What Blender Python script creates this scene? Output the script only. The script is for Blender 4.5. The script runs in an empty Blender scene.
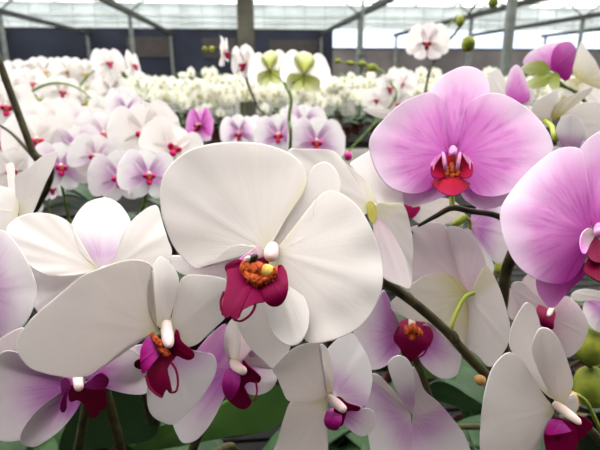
import bpy, bmesh, math, random
from mathutils import Vector, Matrix, Quaternion, noise
S = bpy.context.scene
COL = S.collection
R = random.Random(7)
F = 520.0                                   # focal length in pixels of a 600 x 450 frame
CAM = Vector((0, 0, 1.35))
PITCH = math.atan(153 / 520); YAW = math.atan(53 / 520 * math.cos(PITCH))
FWD = Vector((math.sin(YAW) * math.cos(PITCH), math.cos(YAW) * math.cos(PITCH), -math.sin(PITCH)))
RIGHT = Vector((math.cos(YAW), -math.sin(YAW), 0)); UP = RIGHT.cross(FWD)

def at(x, y, d):
    """point seen at picture position (x, y), d metres in front of the lens"""
    return CAM + FWD * d + RIGHT * ((x - 300) / F * d) + UP * ((225 - y) / F * d)

def lin(c):
    return tuple(((v / 255) / 12.92 if v / 255 <= .04045 else ((v / 255 + .055) / 1.055) ** 2.4) for v in c) + (1,)

# ------------------------------------------------------------------ materials
def newmat(name):
    m = bpy.data.materials.new(name); m.use_nodes = True
    nt = m.node_tree; nt.nodes.clear()
    return m, nt
def nd(nt, t, **k):
    n = nt.nodes.new(t)
    for a, v in k.items():
        if a in n.inputs: n.inputs[a].default_value = v
        else: setattr(n, a, v)
    return n
def ramp(nt, fac, stops, interp='LINEAR'):
    r = nt.nodes.new('ShaderNodeValToRGB'); r.color_ramp.interpolation = interp
    e = r.color_ramp.elements
    while len(e) < len(stops): e.new(.5)
    for q, (p, c) in zip(e, stops):
        q.position = p; q.color = c if len(c) == 4 else tuple(c) + (1,)
    nt.links.new(fac, r.inputs[0]); return r.outputs[0]
def mixc(nt, fac, a, b, mode='MIX'):
    m = nt.nodes.new('ShaderNodeMix'); m.data_type = 'RGBA'; m.blend_type = mode
    for s, v in ((m.inputs[0], fac), (m.inputs[6], a), (m.inputs[7], b)):
        if hasattr(v, 'default_value'): nt.links.new(v, s)
        else: s.default_value = v
    return m.outputs[2]
def math_(nt, op, a, b=0.0):
    m = nt.nodes.new('ShaderNodeMath'); m.operation = op
    for s, v in ((m.inputs[0], a), (m.inputs[1], b)):
        if hasattr(v, 'default_value'): nt.links.new(v, s)
        else: s.default_value = v
    return m.outputs[0]

def petal_mat(name, stops, vein=None, vein_amt=.35, vein_range=(0, .9), trans=.48, rough=.5, bump=.12, vein_scale=26, stretch=1.6, spec=.2, sheen=.0, rim=None, rim_amt=.8, rim0=.62):
    """stops: colour from the base (0) to the tip (1) of the petal; fine veins fan out from the base"""
    m, nt = newmat(name); L = nt.links
    uv = nd(nt, 'ShaderNodeUVMap'); uv.uv_map = 'UVMap'; sp = nd(nt, 'ShaderNodeSeparateXYZ'); L.new(uv.outputs[0], sp.inputs[0])
    u, v = sp.outputs[0], sp.outputs[1]
    cmb = nd(nt, 'ShaderNodeCombineXYZ')
    L.new(math_(nt, 'MULTIPLY', u, vein_scale), cmb.inputs[0]); L.new(math_(nt, 'MULTIPLY', v, stretch), cmb.inputs[1])
    oi = nd(nt, 'ShaderNodeObjectInfo'); L.new(math_(nt, 'MULTIPLY', oi.outputs['Random'], 37.), cmb.inputs[2])
    n1 = nd(nt, 'ShaderNodeTexNoise', Scale=1.0, Detail=4.0, Roughness=.6); L.new(cmb.outputs[0], n1.inputs['Vector'])
    cmb2 = nd(nt, 'ShaderNodeCombineXYZ')
    L.new(math_(nt, 'MULTIPLY', u, 6), cmb2.inputs[0]); L.new(math_(nt, 'MULTIPLY', v, 2.2), cmb2.inputs[1])
    n2 = nd(nt, 'ShaderNodeTexNoise', Scale=1.0, Detail=3.0); L.new(cmb2.outputs[0], n2.inputs['Vector'])
    vv = math_(nt, 'ADD', v, math_(nt, 'MULTIPLY', math_(nt, 'SUBTRACT', n2.outputs[0], .5), .35))
    vv = math_(nt, 'ADD', vv, math_(nt, 'MULTIPLY', math_(nt, 'SUBTRACT', n1.outputs[0], .5), .22))
    col = ramp(nt, vv, [(p, tuple(q * .72 for q in lin(c)[:3]) + (1,)) for p, c in stops])
    if vein:
        vm = ramp(nt, n1.outputs[0], [(.47, (0, 0, 0)), (.66, (1, 1, 1))])
        rng = ramp(nt, v, [(max(0, vein_range[0]), (1, 1, 1)), (vein_range[1], (0, 0, 0))])
        f = math_(nt, 'MULTIPLY', math_(nt, 'MULTIPLY', vm, rng), vein_amt)
        col = mixc(nt, f, col, tuple(q * .72 for q in lin(vein)[:3]) + (1,))
    if rim:
        ru = nd(nt, 'ShaderNodeUVMap'); ru.uv_map = 'Rim'; rs = nd(nt, 'ShaderNodeSeparateXYZ'); L.new(ru.outputs[0], rs.inputs[0])
        rt = math_(nt, 'ADD', rs.outputs[0], math_(nt, 'MULTIPLY', math_(nt, 'SUBTRACT', n2.outputs[0], .5), .25))
        rf = ramp(nt, rt, [(rim0, (0, 0, 0)), (1, (1, 1, 1))])
        rv = ramp(nt, v, [(.12, (0, 0, 0)), (.5, (1, 1, 1))])
        col = mixc(nt, math_(nt, 'MULTIPLY', math_(nt, 'MULTIPLY', rf, rv), rim_amt), col, tuple(q * .72 for q in lin(rim)[:3]) + (1,))
    tc = nd(nt, 'ShaderNodeTexCoord')
    n3 = nd(nt, 'ShaderNodeTexNoise', Scale=900.0, Detail=2.0); L.new(tc.outputs['Object'], n3.inputs['Vector'])
    h = math_(nt, 'ADD', math_(nt, 'MULTIPLY', n1.outputs[0], 1.0), math_(nt, 'MULTIPLY', n3.outputs[0], .25))
    bp = nd(nt, 'ShaderNodeBump', Strength=bump, Distance=.001); L.new(h, bp.inputs['Height'])
    p = nd(nt, 'ShaderNodeBsdfPrincipled', Roughness=rough); p.inputs['Specular IOR Level'].default_value = spec
    p.inputs['Sheen Weight'].default_value = sheen
    L.new(col, p.inputs['Base Color']); L.new(bp.outputs[0], p.inputs['Normal'])
    t = nd(nt, 'ShaderNodeBsdfTranslucent'); L.new(col, t.inputs[0]); L.new(bp.outputs[0], t.inputs['Normal'])
    mx = nd(nt, 'ShaderNodeMixShader'); mx.inputs[0].default_value = trans
    L.new(p.outputs[0], mx.inputs[1]); L.new(t.outputs[0], mx.inputs[2])
    o = nd(nt, 'ShaderNodeOutputMaterial'); L.new(mx.outputs[0], o.inputs[0])
    return m

def plain(name, c1, c2=None, scale=60, rough=.5, spec=.3, bump=0., metal=0., detail=3, trans=0., coat=0.):
    m, nt = newmat(name); L = nt.links
    tc = nd(nt, 'ShaderNodeTexCoord')
    n = nd(nt, 'ShaderNodeTexNoise', Scale=float(scale), Detail=float(detail)); L.new(tc.outputs['Object'], n.inputs['Vector'])
    col = ramp(nt, n.outputs[0], [(.35, lin(c1)), (.65, lin(c2 or c1))])
    p = nd(nt, 'ShaderNodeBsdfPrincipled', Roughness=rough, Metallic=metal); p.inputs['Specular IOR Level'].default_value = spec
    p.inputs['Coat Weight'].default_value = coat
    L.new(col, p.inputs['Base Color'])
    if bump:
        b = nd(nt, 'ShaderNodeBump', Strength=bump, Distance=.002); L.new(n.outputs[0], b.inputs['Height']); L.new(b.outputs[0], p.inputs['Normal'])
    o = nd(nt, 'ShaderNodeOutputMaterial')
    if trans:
        t = nd(nt, 'ShaderNodeBsdfTranslucent'); L.new(col, t.inputs[0])
        mx = nd(nt, 'ShaderNodeMixShader'); mx.inputs[0].default_value = trans
        L.new(p.outputs[0], mx.inputs[1]); L.new(t.outputs[0], mx.inputs[2]); L.new(mx.outputs[0], o.inputs[0])
    else:
        L.new(p.outputs[0], o.inputs[0])
    return m

M = {}
M['white'] = petal_mat('white petal', [(0, (242, 236, 210)), (.12, (250, 242, 238)), (1, (251, 245, 243))], vein=(236, 222, 226), vein_amt=.35)
M['blush'] = petal_mat('white petal with lilac blush', [(0, (242, 232, 232)), (.16, (230, 198, 228)), (.34, (240, 220, 237)), (.52, (247, 241, 243)), (1, (249, 245, 245))], vein=(208, 150, 212), vein_amt=.5, vein_range=(.12, .6), rim=(249, 245, 246), rim_amt=.95, rim0=.25)
M['lilac'] = petal_mat('lilac petal with white rim', [(0, (228, 184, 218)), (.2, (214, 154, 212)), (.42, (230, 198, 227)), (.7, (244, 230, 239)), (1, (248, 243, 244))], vein=(200, 118, 202), vein_amt=.7, vein_range=(.25, .9), rim=(249, 243, 245), rim_amt=.9, rim0=.4)
M['pale'] = petal_mat('pale pink white petal', [(0, (242, 220, 228)), (.4, (248, 233, 237)), (1, (251, 243, 243))], vein=(228, 186, 214), vein_amt=.4)
M['pink'] = petal_mat('pink petal', [(0, (198, 58, 172)), (.1, (218, 104, 202)), (.36, (234, 152, 222)), (.75, (242, 182, 233)), (1, (248, 216, 243))], vein=(210, 88, 196), vein_amt=.8, vein_range=(.3, 1.0), vein_scale=30, stretch=3.2, rim=(250, 234, 248), rim_amt=.8)
M['deep'] = petal_mat('deep pink petal', [(0, (186, 40, 156)), (.5, (220, 104, 200)), (1, (236, 170, 226))], vein=(180, 40, 150), vein_amt=.5)
M['cream'] = petal_mat('cream petal back', [(0, (218, 208, 138)), (.12, (234, 226, 186)), (.32, (243, 236, 222)), (1, (249, 243, 240))], vein=(206, 190, 138), vein_amt=.7, vein_range=(.0, .7))
M['greenback'] = petal_mat('green tinged petal back', [(0, (180, 192, 88)), (.4, (200, 208, 116)), (.8, (230, 232, 186)), (1, (244, 243, 228))], vein=(160, 176, 70), vein_amt=.5)
M['lip'] = petal_mat('magenta lip', [(0, (122, 0, 58)), (.4, (112, 0, 54)), (1, (98, 0, 44))], vein=(96, 0, 40), vein_amt=.5, vein_range=(0, 1), trans=.1, rough=.5, spec=.04)
M['lipdark'] = petal_mat('dark crimson lip', [(0, (104, 0, 42)), (1, (90, 0, 36))], vein=(76, 0, 30), vein_amt=.4, trans=.08, rough=.5, spec=.04)
M['liplobe'] = petal_mat('violet pink lip lobe', [(0, (190, 70, 166)), (.5, (170, 24, 128)), (1, (150, 8, 100))], vein=(140, 10, 100), vein_amt=.5, trans=.15, rough=.5, spec=.08)
M['liplight'] = petal_mat('pink white lip lobe', [(0, (240, 226, 224)), (1, (222, 120, 206))], vein=(206, 96, 186), vein_amt=.5, trans=.25)
M['lipred'] = petal_mat('red lip lobe', [(0, (170, 26, 34)), (.5, (150, 2, 46)), (1, (142, 0, 62))], vein=(140, 0, 50), vein_amt=.5, trans=.12, rough=.5, spec=.04)
M['callus'] = plain('orange speckled callus', (180, 84, 34), (96, 16, 8), scale=520, rough=.6, bump=.5, spec=.1)
M['yellow'] = plain('yellow lip crest', (186, 160, 80), (160, 120, 50), scale=300, rough=.6, spec=.1)
M['column'] = plain('white column', (204, 190, 176), (200, 172, 176), scale=120, rough=.6, trans=.2, spec=.05)
M['columnpink'] = plain('pink column', (196, 136, 170), (176, 100, 156), scale=160, rough=.6, trans=.15, spec=.05)
M['dark'] = plain('dark throat', (40, 26, 14), (24, 30, 18), scale=300)
M['spike'] = plain('brown green spike', (64, 58, 32), (36, 32, 20), scale=90, rough=.6, bump=.3, spec=.15)
M['greenstem'] = plain('green stem', (112, 134, 62), (84, 106, 48), scale=60, rough=.5)
M['pedicel'] = plain('yellow green pedicel', (146, 150, 62), (118, 132, 46), scale=80, rough=.5, trans=.1, spec=.15)
M['bud'] = plain('yellow green bud', (136, 140, 50), (88, 102, 30), scale=60, rough=.6, trans=.1, spec=.15)
M['magbud'] = plain('magenta bud', (190, 30, 120), (150, 14, 90), scale=90, rough=.45)
M['leaf'] = plain('orchid leaf', (30, 52, 24), (18, 36, 16), scale=14, rough=.5, spec=.12)
M['leaflight'] = plain('light orchid leaf', (66, 96, 40), (42, 70, 30), scale=14, rough=.5, spec=.12)
M['pot'] = plain('terracotta plastic pot', (86, 46, 36), (64, 34, 28), scale=20, rough=.6)
M['bark'] = plain('bark compost', (70, 48, 32), (34, 24, 18), scale=120, rough=.9, bump=.8)
M['farwhite'] = plain('white far petal', (224, 222, 212), (212, 210, 196), scale=30, rough=.5, trans=.3)
M['faryellow'] = plain('yellow green far lip', (176, 160, 56), (138, 130, 40), scale=30, rough=.5)
M['steel'] = plain('galvanised steel', (92, 96, 92), (70, 74, 70), scale=6, rough=.6, metal=.1)
M['beam'] = plain('dark grey painted beam', (44, 46, 42), (32, 34, 31), scale=4, rough=.7, spec=.1)
M['post'] = plain('weathered grey post', (78, 76, 66), (54, 53, 46), scale=3, rough=.8, spec=.1)
M['wall'] = plain('blue grey cladding', (34, 37, 47), (26, 28, 36), scale=.6, rough=.8, spec=.1)
M['wallgrey'] = plain('grey brown wall', (86, 80, 79), (58, 53, 53), scale=.5, rough=.8)
M['winframe'] = plain('brown window', (38, 30, 26), (26, 22, 21), scale=3, rough=.5)
M['floor'] = plain('dark floor', (74, 70, 64), (52, 50, 46), scale=2, rough=.85)  # floor colour kept dark so less light bounces up from below
M['lipmid'] = plain('bright magenta lip', (190, 14, 96), (160, 4, 76), scale=60, rough=.5, spec=.1, trans=.1)
M['mesh'] = plain('dark mesh top', (20, 20, 19), (12, 12, 12), scale=20, rough=.8, spec=.1)
M['black'] = plain('black plastic', (22, 22, 24), rough=.5)

def film_mat():
    m, nt = newmat('translucent roof film'); L = nt.links
    t = nd(nt, 'ShaderNodeBsdfTransparent'); t.inputs[0].default_value = (.98, .98, .97, 1)
    d = nd(nt, 'ShaderNodeBsdfTranslucent'); d.inputs[0].default_value = (.95, .95, .93, 1)
    x = nd(nt, 'ShaderNodeMixShader'); x.inputs[0].default_value = .42
    L.new(t.outputs[0], x.inputs[1]); L.new(d.outputs[0], x.inputs[2])
    o = nd(nt, 'ShaderNodeOutputMaterial'); L.new(x.outputs[0], o.inputs[0]); return m
M['film'] = film_mat()
M['gable'] = plain('grey translucent gable sheet', (205, 208, 205), (180, 184, 182), scale=.8, rough=.6, trans=.6)
M['gold'] = plain('pale gold petal base', (214, 202, 122), (196, 186, 96), scale=60, rough=.5, trans=.3, spec=.1)
M['tan'] = plain('dry tan bud', (176, 136, 80), (140, 100, 54), scale=300, rough=.7)
M['bar'] = plain('light grey glazing bar', (168, 172, 168), (146, 150, 147), scale=4, rough=.6)

# ------------------------------------------------------------------ mesh helpers
def mkobj(name, verts, faces, mats, parent=None, uvs=None, rims=None, midx=None, loc=None, thick=0, smooth=True):
    me = bpy.data.meshes.new(name); me.from_pydata([tuple(v) for v in verts], [], faces)
    if uvs:
        l = me.uv_layers.new(name='UVMap')
        for lp in me.loops: l.data[lp.index].uv = uvs[lp.vertex_index]
    if rims and any(rims):
        l = me.uv_layers.new(name='Rim')
        for lp in me.loops: l.data[lp.index].uv = (rims[lp.vertex_index], 0)
    for m in (mats if isinstance(mats, (list, tuple)) else [mats]): me.materials.append(m)
    if midx:
        for p, i in zip(me.polygons, midx): p.material_index = i
    for p in me.polygons: p.use_smooth = smooth
    o = bpy.data.objects.new(name, me); COL.objects.link(o)
    if parent: o.parent = parent
    if loc is not None: o.location = loc
    if thick:
        s = o.modifiers.new('Solidify', 'SOLIDIFY'); s.thickness = thick; s.offset = 0
    return o

def empty(name, loc, label, cat, group=None):
    o = bpy.data.objects.new(name, None); COL.objects.link(o); o.location = loc; o.empty_display_size = .02
    o['label'] = label; o['category'] = cat
    if group: o['group'] = group
    return o

def cr(p0, p1, p2, p3, t):
    return .5 * ((2 * p1) + (p2 - p0) * t + (2 * p0 - 5 * p1 + 4 * p2 - p3) * t * t + (3 * p1 - p0 - 3 * p2 + p3) * t ** 3)
def closed_curve(pts, n):
    P = [Vector((x, y)) for x, y in pts]; k = len(P); out = []
    for i in range(k):
        for j in range(8): out.append(cr(P[i - 1], P[i], P[(i + 1) % k], P[(i + 2) % k], j / 8))
    ln = [0]
    for i in range(len(out)): ln.append(ln[-1] + (out[(i + 1) % len(out)] - out[i]).length)
    res = []; j = 0
    for i in range(n):
        s = ln[-1] * i / n
        while ln[j + 1] < s: j += 1
        f = (s - ln[j]) / max(1e-9, ln[j + 1] - ln[j])
        res.append(out[j].lerp(out[(j + 1) % len(out)], f))
    return res
def open_curve(P, sub=6):
    out = []
    k = len(P)
    for i in range(k - 1):
        a = P[max(0, i - 1)]; d = P[min(k - 1, i + 2)]
        for j in range(sub): out.append(cr(a, P[i], P[i + 1], d, j / sub))
    out.append(P[-1]); return out

TILT = [0., 0.]                             # lean of the flower being built (metres per 100 px) and its centre height
class Geo:
    def __init__(s): s.v = []; s.f = []; s.uv = []; s.mi = []; s.rim = {}
    def petal(s, outline, base, db, dt, cup=0., bow=0., rim=0., wave=0., mi=0, n=72, rings=14, ph=0., axis=None, fold=0.):
        """a curved petal: outline in picture space, db / dt = distance of its base and its tip from the lens"""
        O = closed_curve(outline, n); b = Vector(base)
        c = Vector((0, 0))
        for p in O: c += p
        c /= n
        ax = Vector(axis) if axis else c - b
        ax.normalize(); pe = Vector((-ax.y, ax.x))
        Lx = max((p - b).dot(ax) for p in O)
        m0 = len(s.v)
        def put(p, t, k):
            r = p - b; sx = r.dot(ax) / Lx; q = r.dot(pe) / Lx
            d = db + (dt - db) * sx + .55 * cup * q * q + bow * 4 * sx * (1 - sx) + rim * t ** 5 * max(0, sx) + fold * abs(q)
            d += .0016 * t * noise.noise(Vector((p.x / 34, p.y / 34, base[0] * .37))) - .0012 * math.exp(-(q / .035) ** 2) * max(0, sx) * (1 - sx)
            d += TILT[0] * (p.y - TILT[1]) / 100
            if wave: d += wave * t * t * max(0, sx) * (math.sin(5 * 6.283 * k / n + ph) * .6 + math.sin(9 * 6.283 * k / n + 2 * ph) * .4)
            s.rim[len(s.v)] = t
            s.v.append(at(p.x, p.y, d)); s.uv.append((.5 + math.atan2(q, max(.02, sx)) / 3.2, max(0, min(1, sx))))
        put(b, 0, 0)
        for i in range(1, rings + 1):
            t = 1. if i == rings else (.986 if i == rings - 1 else (1 - (1 - i / (rings - 1)) ** 1.35) * .975)
            for k, p in enumerate(O): put(b.lerp(p, t), t, k)
        for k in range(n):
            s.f.append((m0, m0 + 1 + k, m0 + 1 + (k + 1) % n)); s.mi.append(mi)
        for i in range(rings - 1):
            a = m0 + 1 + i * n; e = a + n
            for k in range(n):
                s.f.append((a + k, e + k, e + (k + 1) % n, a + (k + 1) % n)); s.mi.append(mi)
        return s
    def tube(s, pts, rad, seg=8, mi=0, sub=6, smooth=True, ridge=0.):
        P = open_curve([Vector(p) for p in pts], sub) if smooth and len(pts) > 1 else [Vector(p) for p in pts]
        n = len(P)
        if not isinstance(rad, (list, tuple)): rad = [rad] * len(pts)
        def rr(i):
            x = i / (n - 1) * (len(rad) - 1); j = min(int(x), len(rad) - 2); return rad[j] + (rad[j + 1] - rad[j]) * (x - j)
        T = [(P[min(n - 1, i + 1)] - P[max(0, i - 1)]).normalized() for i in range(n)]
        u = T[0].orthogonal().normalized(); m0 = len(s.v)
        for i in range(n):
            if i: u = (T[i - 1].rotation_difference(T[i]) @ u); u = (u - T[i] * u.dot(T[i])).normalized()
            w = T[i].cross(u)
            for k in range(seg):
                a = 6.2832 * k / seg; r = rr(i) * (1 + ridge * math.cos(3 * a))
                s.v.append(P[i] + (u * math.cos(a) + w * math.sin(a)) * r); s.uv.append((k / seg, i / (n - 1)))
        for i in range(n - 1):
            for k in range(seg):
                a = m0 + i * seg; b = a + seg
                s.f.append((a + k, a + (k + 1) % seg, b + (k + 1) % seg, b + k)); s.mi.append(mi)
        s.f.append(tuple(m0 + k for k in reversed(range(seg)))); s.mi.append(mi)
        s.f.append(tuple(m0 + (n - 1) * seg + k for k in range(seg))); s.mi.append(mi)
        return s
    def blob(s, a, b, ra, mi=0, seg=12, k=9, ridge=0., p=.5):
        """an egg from a to b with greatest radius ra"""
        a, b = Vector(a), Vector(b); pts = []; rad = []
        for i in range(k):
            x = .5 - .5 * math.cos(math.pi * i / (k - 1)); pts.append(a.lerp(b, x)); rad.append(max(ra * .04, ra * (4 * x * (1 - x)) ** p))
        return s.tube(pts, rad, seg, mi, sub=2, ridge=ridge)
    def lathe(s, c, prof, seg=20, mi=0):
        m0 = len(s.v); c = Vector(c)
        for r, z in prof:
            for k in range(seg):
                a = 6.2832 * k / seg; s.v.append(c + Vector((r * math.cos(a), r * math.sin(a), z))); s.uv.append((k / seg, z))
        for i in range(len(prof) - 1):
            for k in range(seg):
                a = m0 + i * seg; b = a + seg
                s.f.append((a + k, a + (k + 1) % seg, b + (k + 1) % seg, b + k)); s.mi.append(mi)
        return s
    def box(s, a, b, mi=0):
        m0 = len(s.v)
        for x in (a[0], b[0]):
            for y in (a[1], b[1]):
                for z in (a[2], b[2]): s.v.append(Vector((x, y, z))); s.uv.append((0, 0))
        for f in ((0, 1, 3, 2), (4, 6, 7, 5), (0, 4, 5, 1), (2, 3, 7, 6), (0, 2, 6, 4), (1, 5, 7, 3)):
            s.f.append(tuple(m0 + i for i in f)); s.mi.append(mi)
        return s
    def local_petal(s, phi, L, W, wp=(.35, .9), cup=.0, curl=.0, lean=.0, mi=0, ns=9, nt_=8, off=.0, wav=0., tipw=.5):
        """petal of a free-standing flower: lies in the XZ plane, faces -Y; phi = direction of its axis"""
        m0 = len(s.v); ax = Vector((math.sin(phi), 0, math.cos(phi))); pe = Vector((math.cos(phi), 0, -math.sin(phi)))
        for i in range(ns + 1):
            x = i / ns
            # width profile rises from a claw, widest at 'tipw', rounded tip
            w = W * (math.sin(math.pi * min(1, (x ** (math.log(.5) / math.log(tipw))) * .94 + .06 * .5)) ** .62 if 0 < x < 1 else (.10 if x == 0 else .03))
            for j in range(nt_ + 1):
                t = j / nt_ * 2 - 1
                yy = -(cup * (t * t) * w + lean * x * L) + curl * x * x * L + wav * math.sin(3 * t + 7 * x) * x * L
                s.v.append(ax * (x * L + off) + pe * (t * w) + Vector((0, yy, 0)))
                s.rim[len(s.v) - 1] = max(abs(t), x)
                s.uv.append((.5 + math.atan2(t * w, max(.02, x * L)) / 3.2, x))
        for i in range(ns):
            for j in range(nt_):
                a = m0 + i * (nt_ + 1) + j
                s.f.append((a, a + 1, a + nt_ + 2, a + nt_ + 1)); s.mi.append(mi)
        return s
    def obj(s, name, mats, parent=None, origin=None, thick=0):
        o = Vector(origin) if origin is not None else Vector((0, 0, 0))
        return mkobj(name, [v - o for v in s.v], s.f, mats, parent, s.uv, [s.rim.get(i, 0.) for i in range(len(s.v))], s.mi, None, thick)

# ------------------------------------------------------------------ plants
BENCH_Z = .72
POT_H = .115
_leafmesh = {}
def leaf_mesh(L, W, rise, droop, key):
    g = Geo(); ns, nt_ = 12, 6; m0 = 0
    for i in range(ns + 1):
        x = i / ns; w = W * max(.12 if i == 0 else .05, (math.sin(math.pi * min(1, x * .88 + .1)) ** .6))
        X = L * (x - .12 * x * x); Z = rise * L * x - droop * L * x * x
        for j in range(nt_ + 1):
            t = j / nt_ * 2 - 1
            g.v.append(Vector((X, t * w, Z + abs(t) * w * .35))); g.uv.append((t, x))
    for i in range(ns):
        for j in range(nt_):
            a = i * (nt_ + 1) + j; g.f.append((a, a + 1, a + nt_ + 2, a + nt_ + 1)); g.mi.append(0)
    me = mkobj('leaf', g.v, g.f, M['leaf'], None, g.uv)
    d = me.data; bpy.data.objects.remove(me); return d
LEAVES = [leaf_mesh(.20, .034, .75, .55, 0), leaf_mesh(.17, .032, .55, .55, 1), leaf_mesh(.23, .036, .9, .75, 2)]
gp = Geo().lathe((0, 0, 0), [(.001, .0), (.040, 0), (.043, .01), (.052, POT_H - .012), (.056, POT_H - .012), (.056, POT_H), (.050, POT_H), (.049, POT_H - .02)], 20, 0)
gp.lathe((0, 0, 0), [(.049, POT_H - .02), (.03, POT_H - .014), (.001, POT_H - .012)], 20, 1)
_o = gp.obj('pot', [M['pot'], M['bark']]); POTMESH = _o.data; bpy.data.objects.remove(_o)

def shared(name, data, parent, loc=(0, 0, 0), rot=None, scale=1, thick=0):
    o = bpy.data.objects.new(name, data); COL.objects.link(o); o.parent = parent; o.location = loc
    if rot is not None: o.rotation_euler = rot
    o.scale = (scale,) * 3
    if thick:
        s = o.modifiers.new('Solidify', 'SOLIDIFY'); s.thickness = thick; s.offset = 0
    return o
def plant(x, y, label, leaves=5, group=None, name='orchid_plant', rot=None):
    p = empty(name, (x, y, BENCH_Z), label, 'orchid', group)
    shared('pot', POTMESH, p)
    a0 = R.random() * 6.28 if rot is None else rot
    for k in range(leaves):
        a = a0 + k * math.pi + R.uniform(-.4, .4) + (k // 2) * .35
        shared('leaf', LEAVES[k % 3], p, (0, 0, POT_H - .012 + .008 * k), (0, 0, a), R.uniform(.85, 1.1), thick=.002)
    return p
def spike(p, pts, r=(.0035, .0025), mat='spike', nodes=True):
    """flower stem from the pot through world points pts"""
    base = p.location; a = Vector((base.x, base.y, base.z + POT_H - .03))
    P = [a, a + Vector((0, 0, .12)) + (pts[0] - a) * .12] + list(pts)
    g = Geo().tube(P, [r[0]] * 3 + [r[1]], 8, 0, 8)
    return g.obj('flower_spike', M[mat], p, base)
def spike2(p, pts, r=.0025, mat='spike'):
    return Geo().tube(pts, r, 8, 0, 8).obj('side_branch', M[mat], p, p.location)

class Hero:
    """one traced flower of a near plant; origin at its centre"""
    def __init__(s, p, base, label=None, tilt=0.):
        s.p = p; s.o = at(*base); s.g = Geo(); s.mats = []; s.kids = []
        s.label = label; TILT[0] = tilt; TILT[1] = base[1]
    def mi(s, m):
        if M[m] not in s.mats: s.mats.append(M[m])
        return s.mats.index(M[m])
    def sepal(s, mat, outline, base, db, dt, **k): s.g.petal(outline, base, db, dt, mi=s.mi(mat), **k)
    def petal(s, mat, outline, base, db, dt, **k): s.kids.append(('petal', Geo().petal(outline, base, db, dt, **k), [M[mat]], .0005))
    def part(s, name, geo, mats, thick=0): s.kids.append((name, geo, [M[m] for m in mats], thick))
    def pedicel(s, pts, r=.0016, mat='pedicel'): s.kids.append(('pedicel', Geo().tube(pts, r, 8, 0, 6), [M[mat]], 0))
    def done(s):
        f = s.g.obj('flower', s.mats, s.p, s.o, .0005); f.location = s.o - s.p.location
        if s.label: f['label'] = s.label
        TILT[0] = 0.
        for n, g, m, th in s.kids: g.obj(n, m, f, s.o, th)
        return f

# ================================================================== near flowers
def lip_tendrils(g, paths, mi, r=.00028):
    for d0, d1, pts in paths:
        n = len(pts)
        g.tube([at(x, y, d0 + (d1 - d0) * i / (n - 1)) for i, (x, y) in enumerate(pts)], [r * 1.3, r, r * .7], 6, mi, 6)

def bud(p, a, b, r, mat='bud', name='bud', st=None):
    g = Geo().blob(a, b, r, 0, 18, 11, .06, .42); m = [M[mat]]
    if st: g.tube(st, .0014, 7, 1, 5); m.append(M['pedicel'])
    return g.obj(name, m, p, p.location)
# ---- plant 1: the brown arching spike with the three big white flowers
P1 = plant(.20, .50, 'white orchid with the largest bloom, its long brown spike arching leftwards over three magenta-lipped flowers', 5)
sA = at(268, 250, .283)
spike(P1, [at(560, 432, .40), at(490, 378, .345), at(440, 325, .325), at(383, 282, .312), at(320, 262, .305), at(250, 275, .305), at(172, 318, .285), at(90, 352, .285)], (.0030, .0021))
Geo().blob(at(405, 292, .317), at(414, 305, .315), .0031, 0, 10, 7).blob(at(450, 330, .327), at(458, 345, .327), .0033, 0, 10, 7).obj('stem_node', M['spike'], P1, P1.location)
bud(P1, at(484, 382, .338), at(476, 378, .334), .0034, 'tan', 'spent_bud')
h = Hero(P1, (270, 252, .275), 'largest white flower with a magenta lip and orange throat', tilt=-.016)
h.sepal('white', [(266, 248), (276, 226), (290, 204), (302, 186), (308, 174), (316, 165), (326, 162), (336, 170), (341, 184), (337, 198), (325, 212), (305, 228), (285, 244), (274, 251)], (270, 248), .279, .289, cup=.006)
h.sepal('white', [(276, 257), (292, 275), (303, 295), (309, 312), (308, 328), (302, 341), (293, 346), (283, 343), (273, 333), (266, 315), (264, 290), (267, 268)], (272, 264), .277, .263, cup=.006, bow=-.003)
h.sepal('white', [(262, 262), (250, 280), (240, 300), (236, 318), (243, 337), (254, 352), (264, 361), (274, 369), (285, 357), (291, 345), (290, 328), (284, 300), (274, 276)], (266, 268), .279, .296, cup=.004)
h.sepal('pale', [(258, 252), (243, 247), (228, 251), (214, 260), (204, 267), (190, 268), (178, 258), (170, 256), (172, 266), (182, 274), (200, 277), (224, 280), (240, 270), (256, 262)], (255, 257), .280, .290, cup=.01)
h.petal('white', [(265, 252), (256, 248), (243, 244), (229, 247), (220, 255), (212, 263), (203, 268), (193, 267), (183, 258), (174, 247), (167, 232), (162, 216), (160, 198), (161, 183), (166, 170), (176, 159), (190, 150), (210, 144), (235, 142), (262, 144), (285, 151), (299, 161), (306, 173), (306, 186), (298, 201), (286, 219), (275, 238), (270, 249)], (266, 249), .276, .262, cup=.014, bow=.004, wave=.0012, axis=(-1, -.62))
h.petal('white', [(274, 250), (284, 249), (297, 243), (308, 232), (313, 216), (315, 201), (323, 193), (334, 191), (347, 197), (360, 209), (371, 228), (379, 250), (383, 272), (381, 292), (373, 311), (360, 327), (345, 336), (330, 341), (315, 344), (306, 341), (298, 325), (288, 298), (280, 272), (275, 257)], (275, 252), .275, .268, cup=.008, bow=-.005, wave=.001, ph=1.)
g = Geo()
g.petal([(262, 256), (250, 264), (238, 262), (230, 264), (226, 268), (227, 276), (226, 286), (223, 300), (222, 311), (226, 319), (230, 316), (233, 320), (238, 319), (241, 312), (248, 307), (258, 303), (266, 301), (268, 290), (272, 276), (268, 262)], (261, 268), .262, .240, cup=.012, bow=-.004, axis=(-.65, 1), mi=0)
g.petal([(266, 266), (275, 268), (281, 265), (286, 271), (288, 280), (288, 291), (284, 301), (278, 306), (271, 306), (265, 301), (262, 290), (262, 276)], (268, 272), .259, .250, cup=.012, bow=-.006, mi=0)
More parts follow.
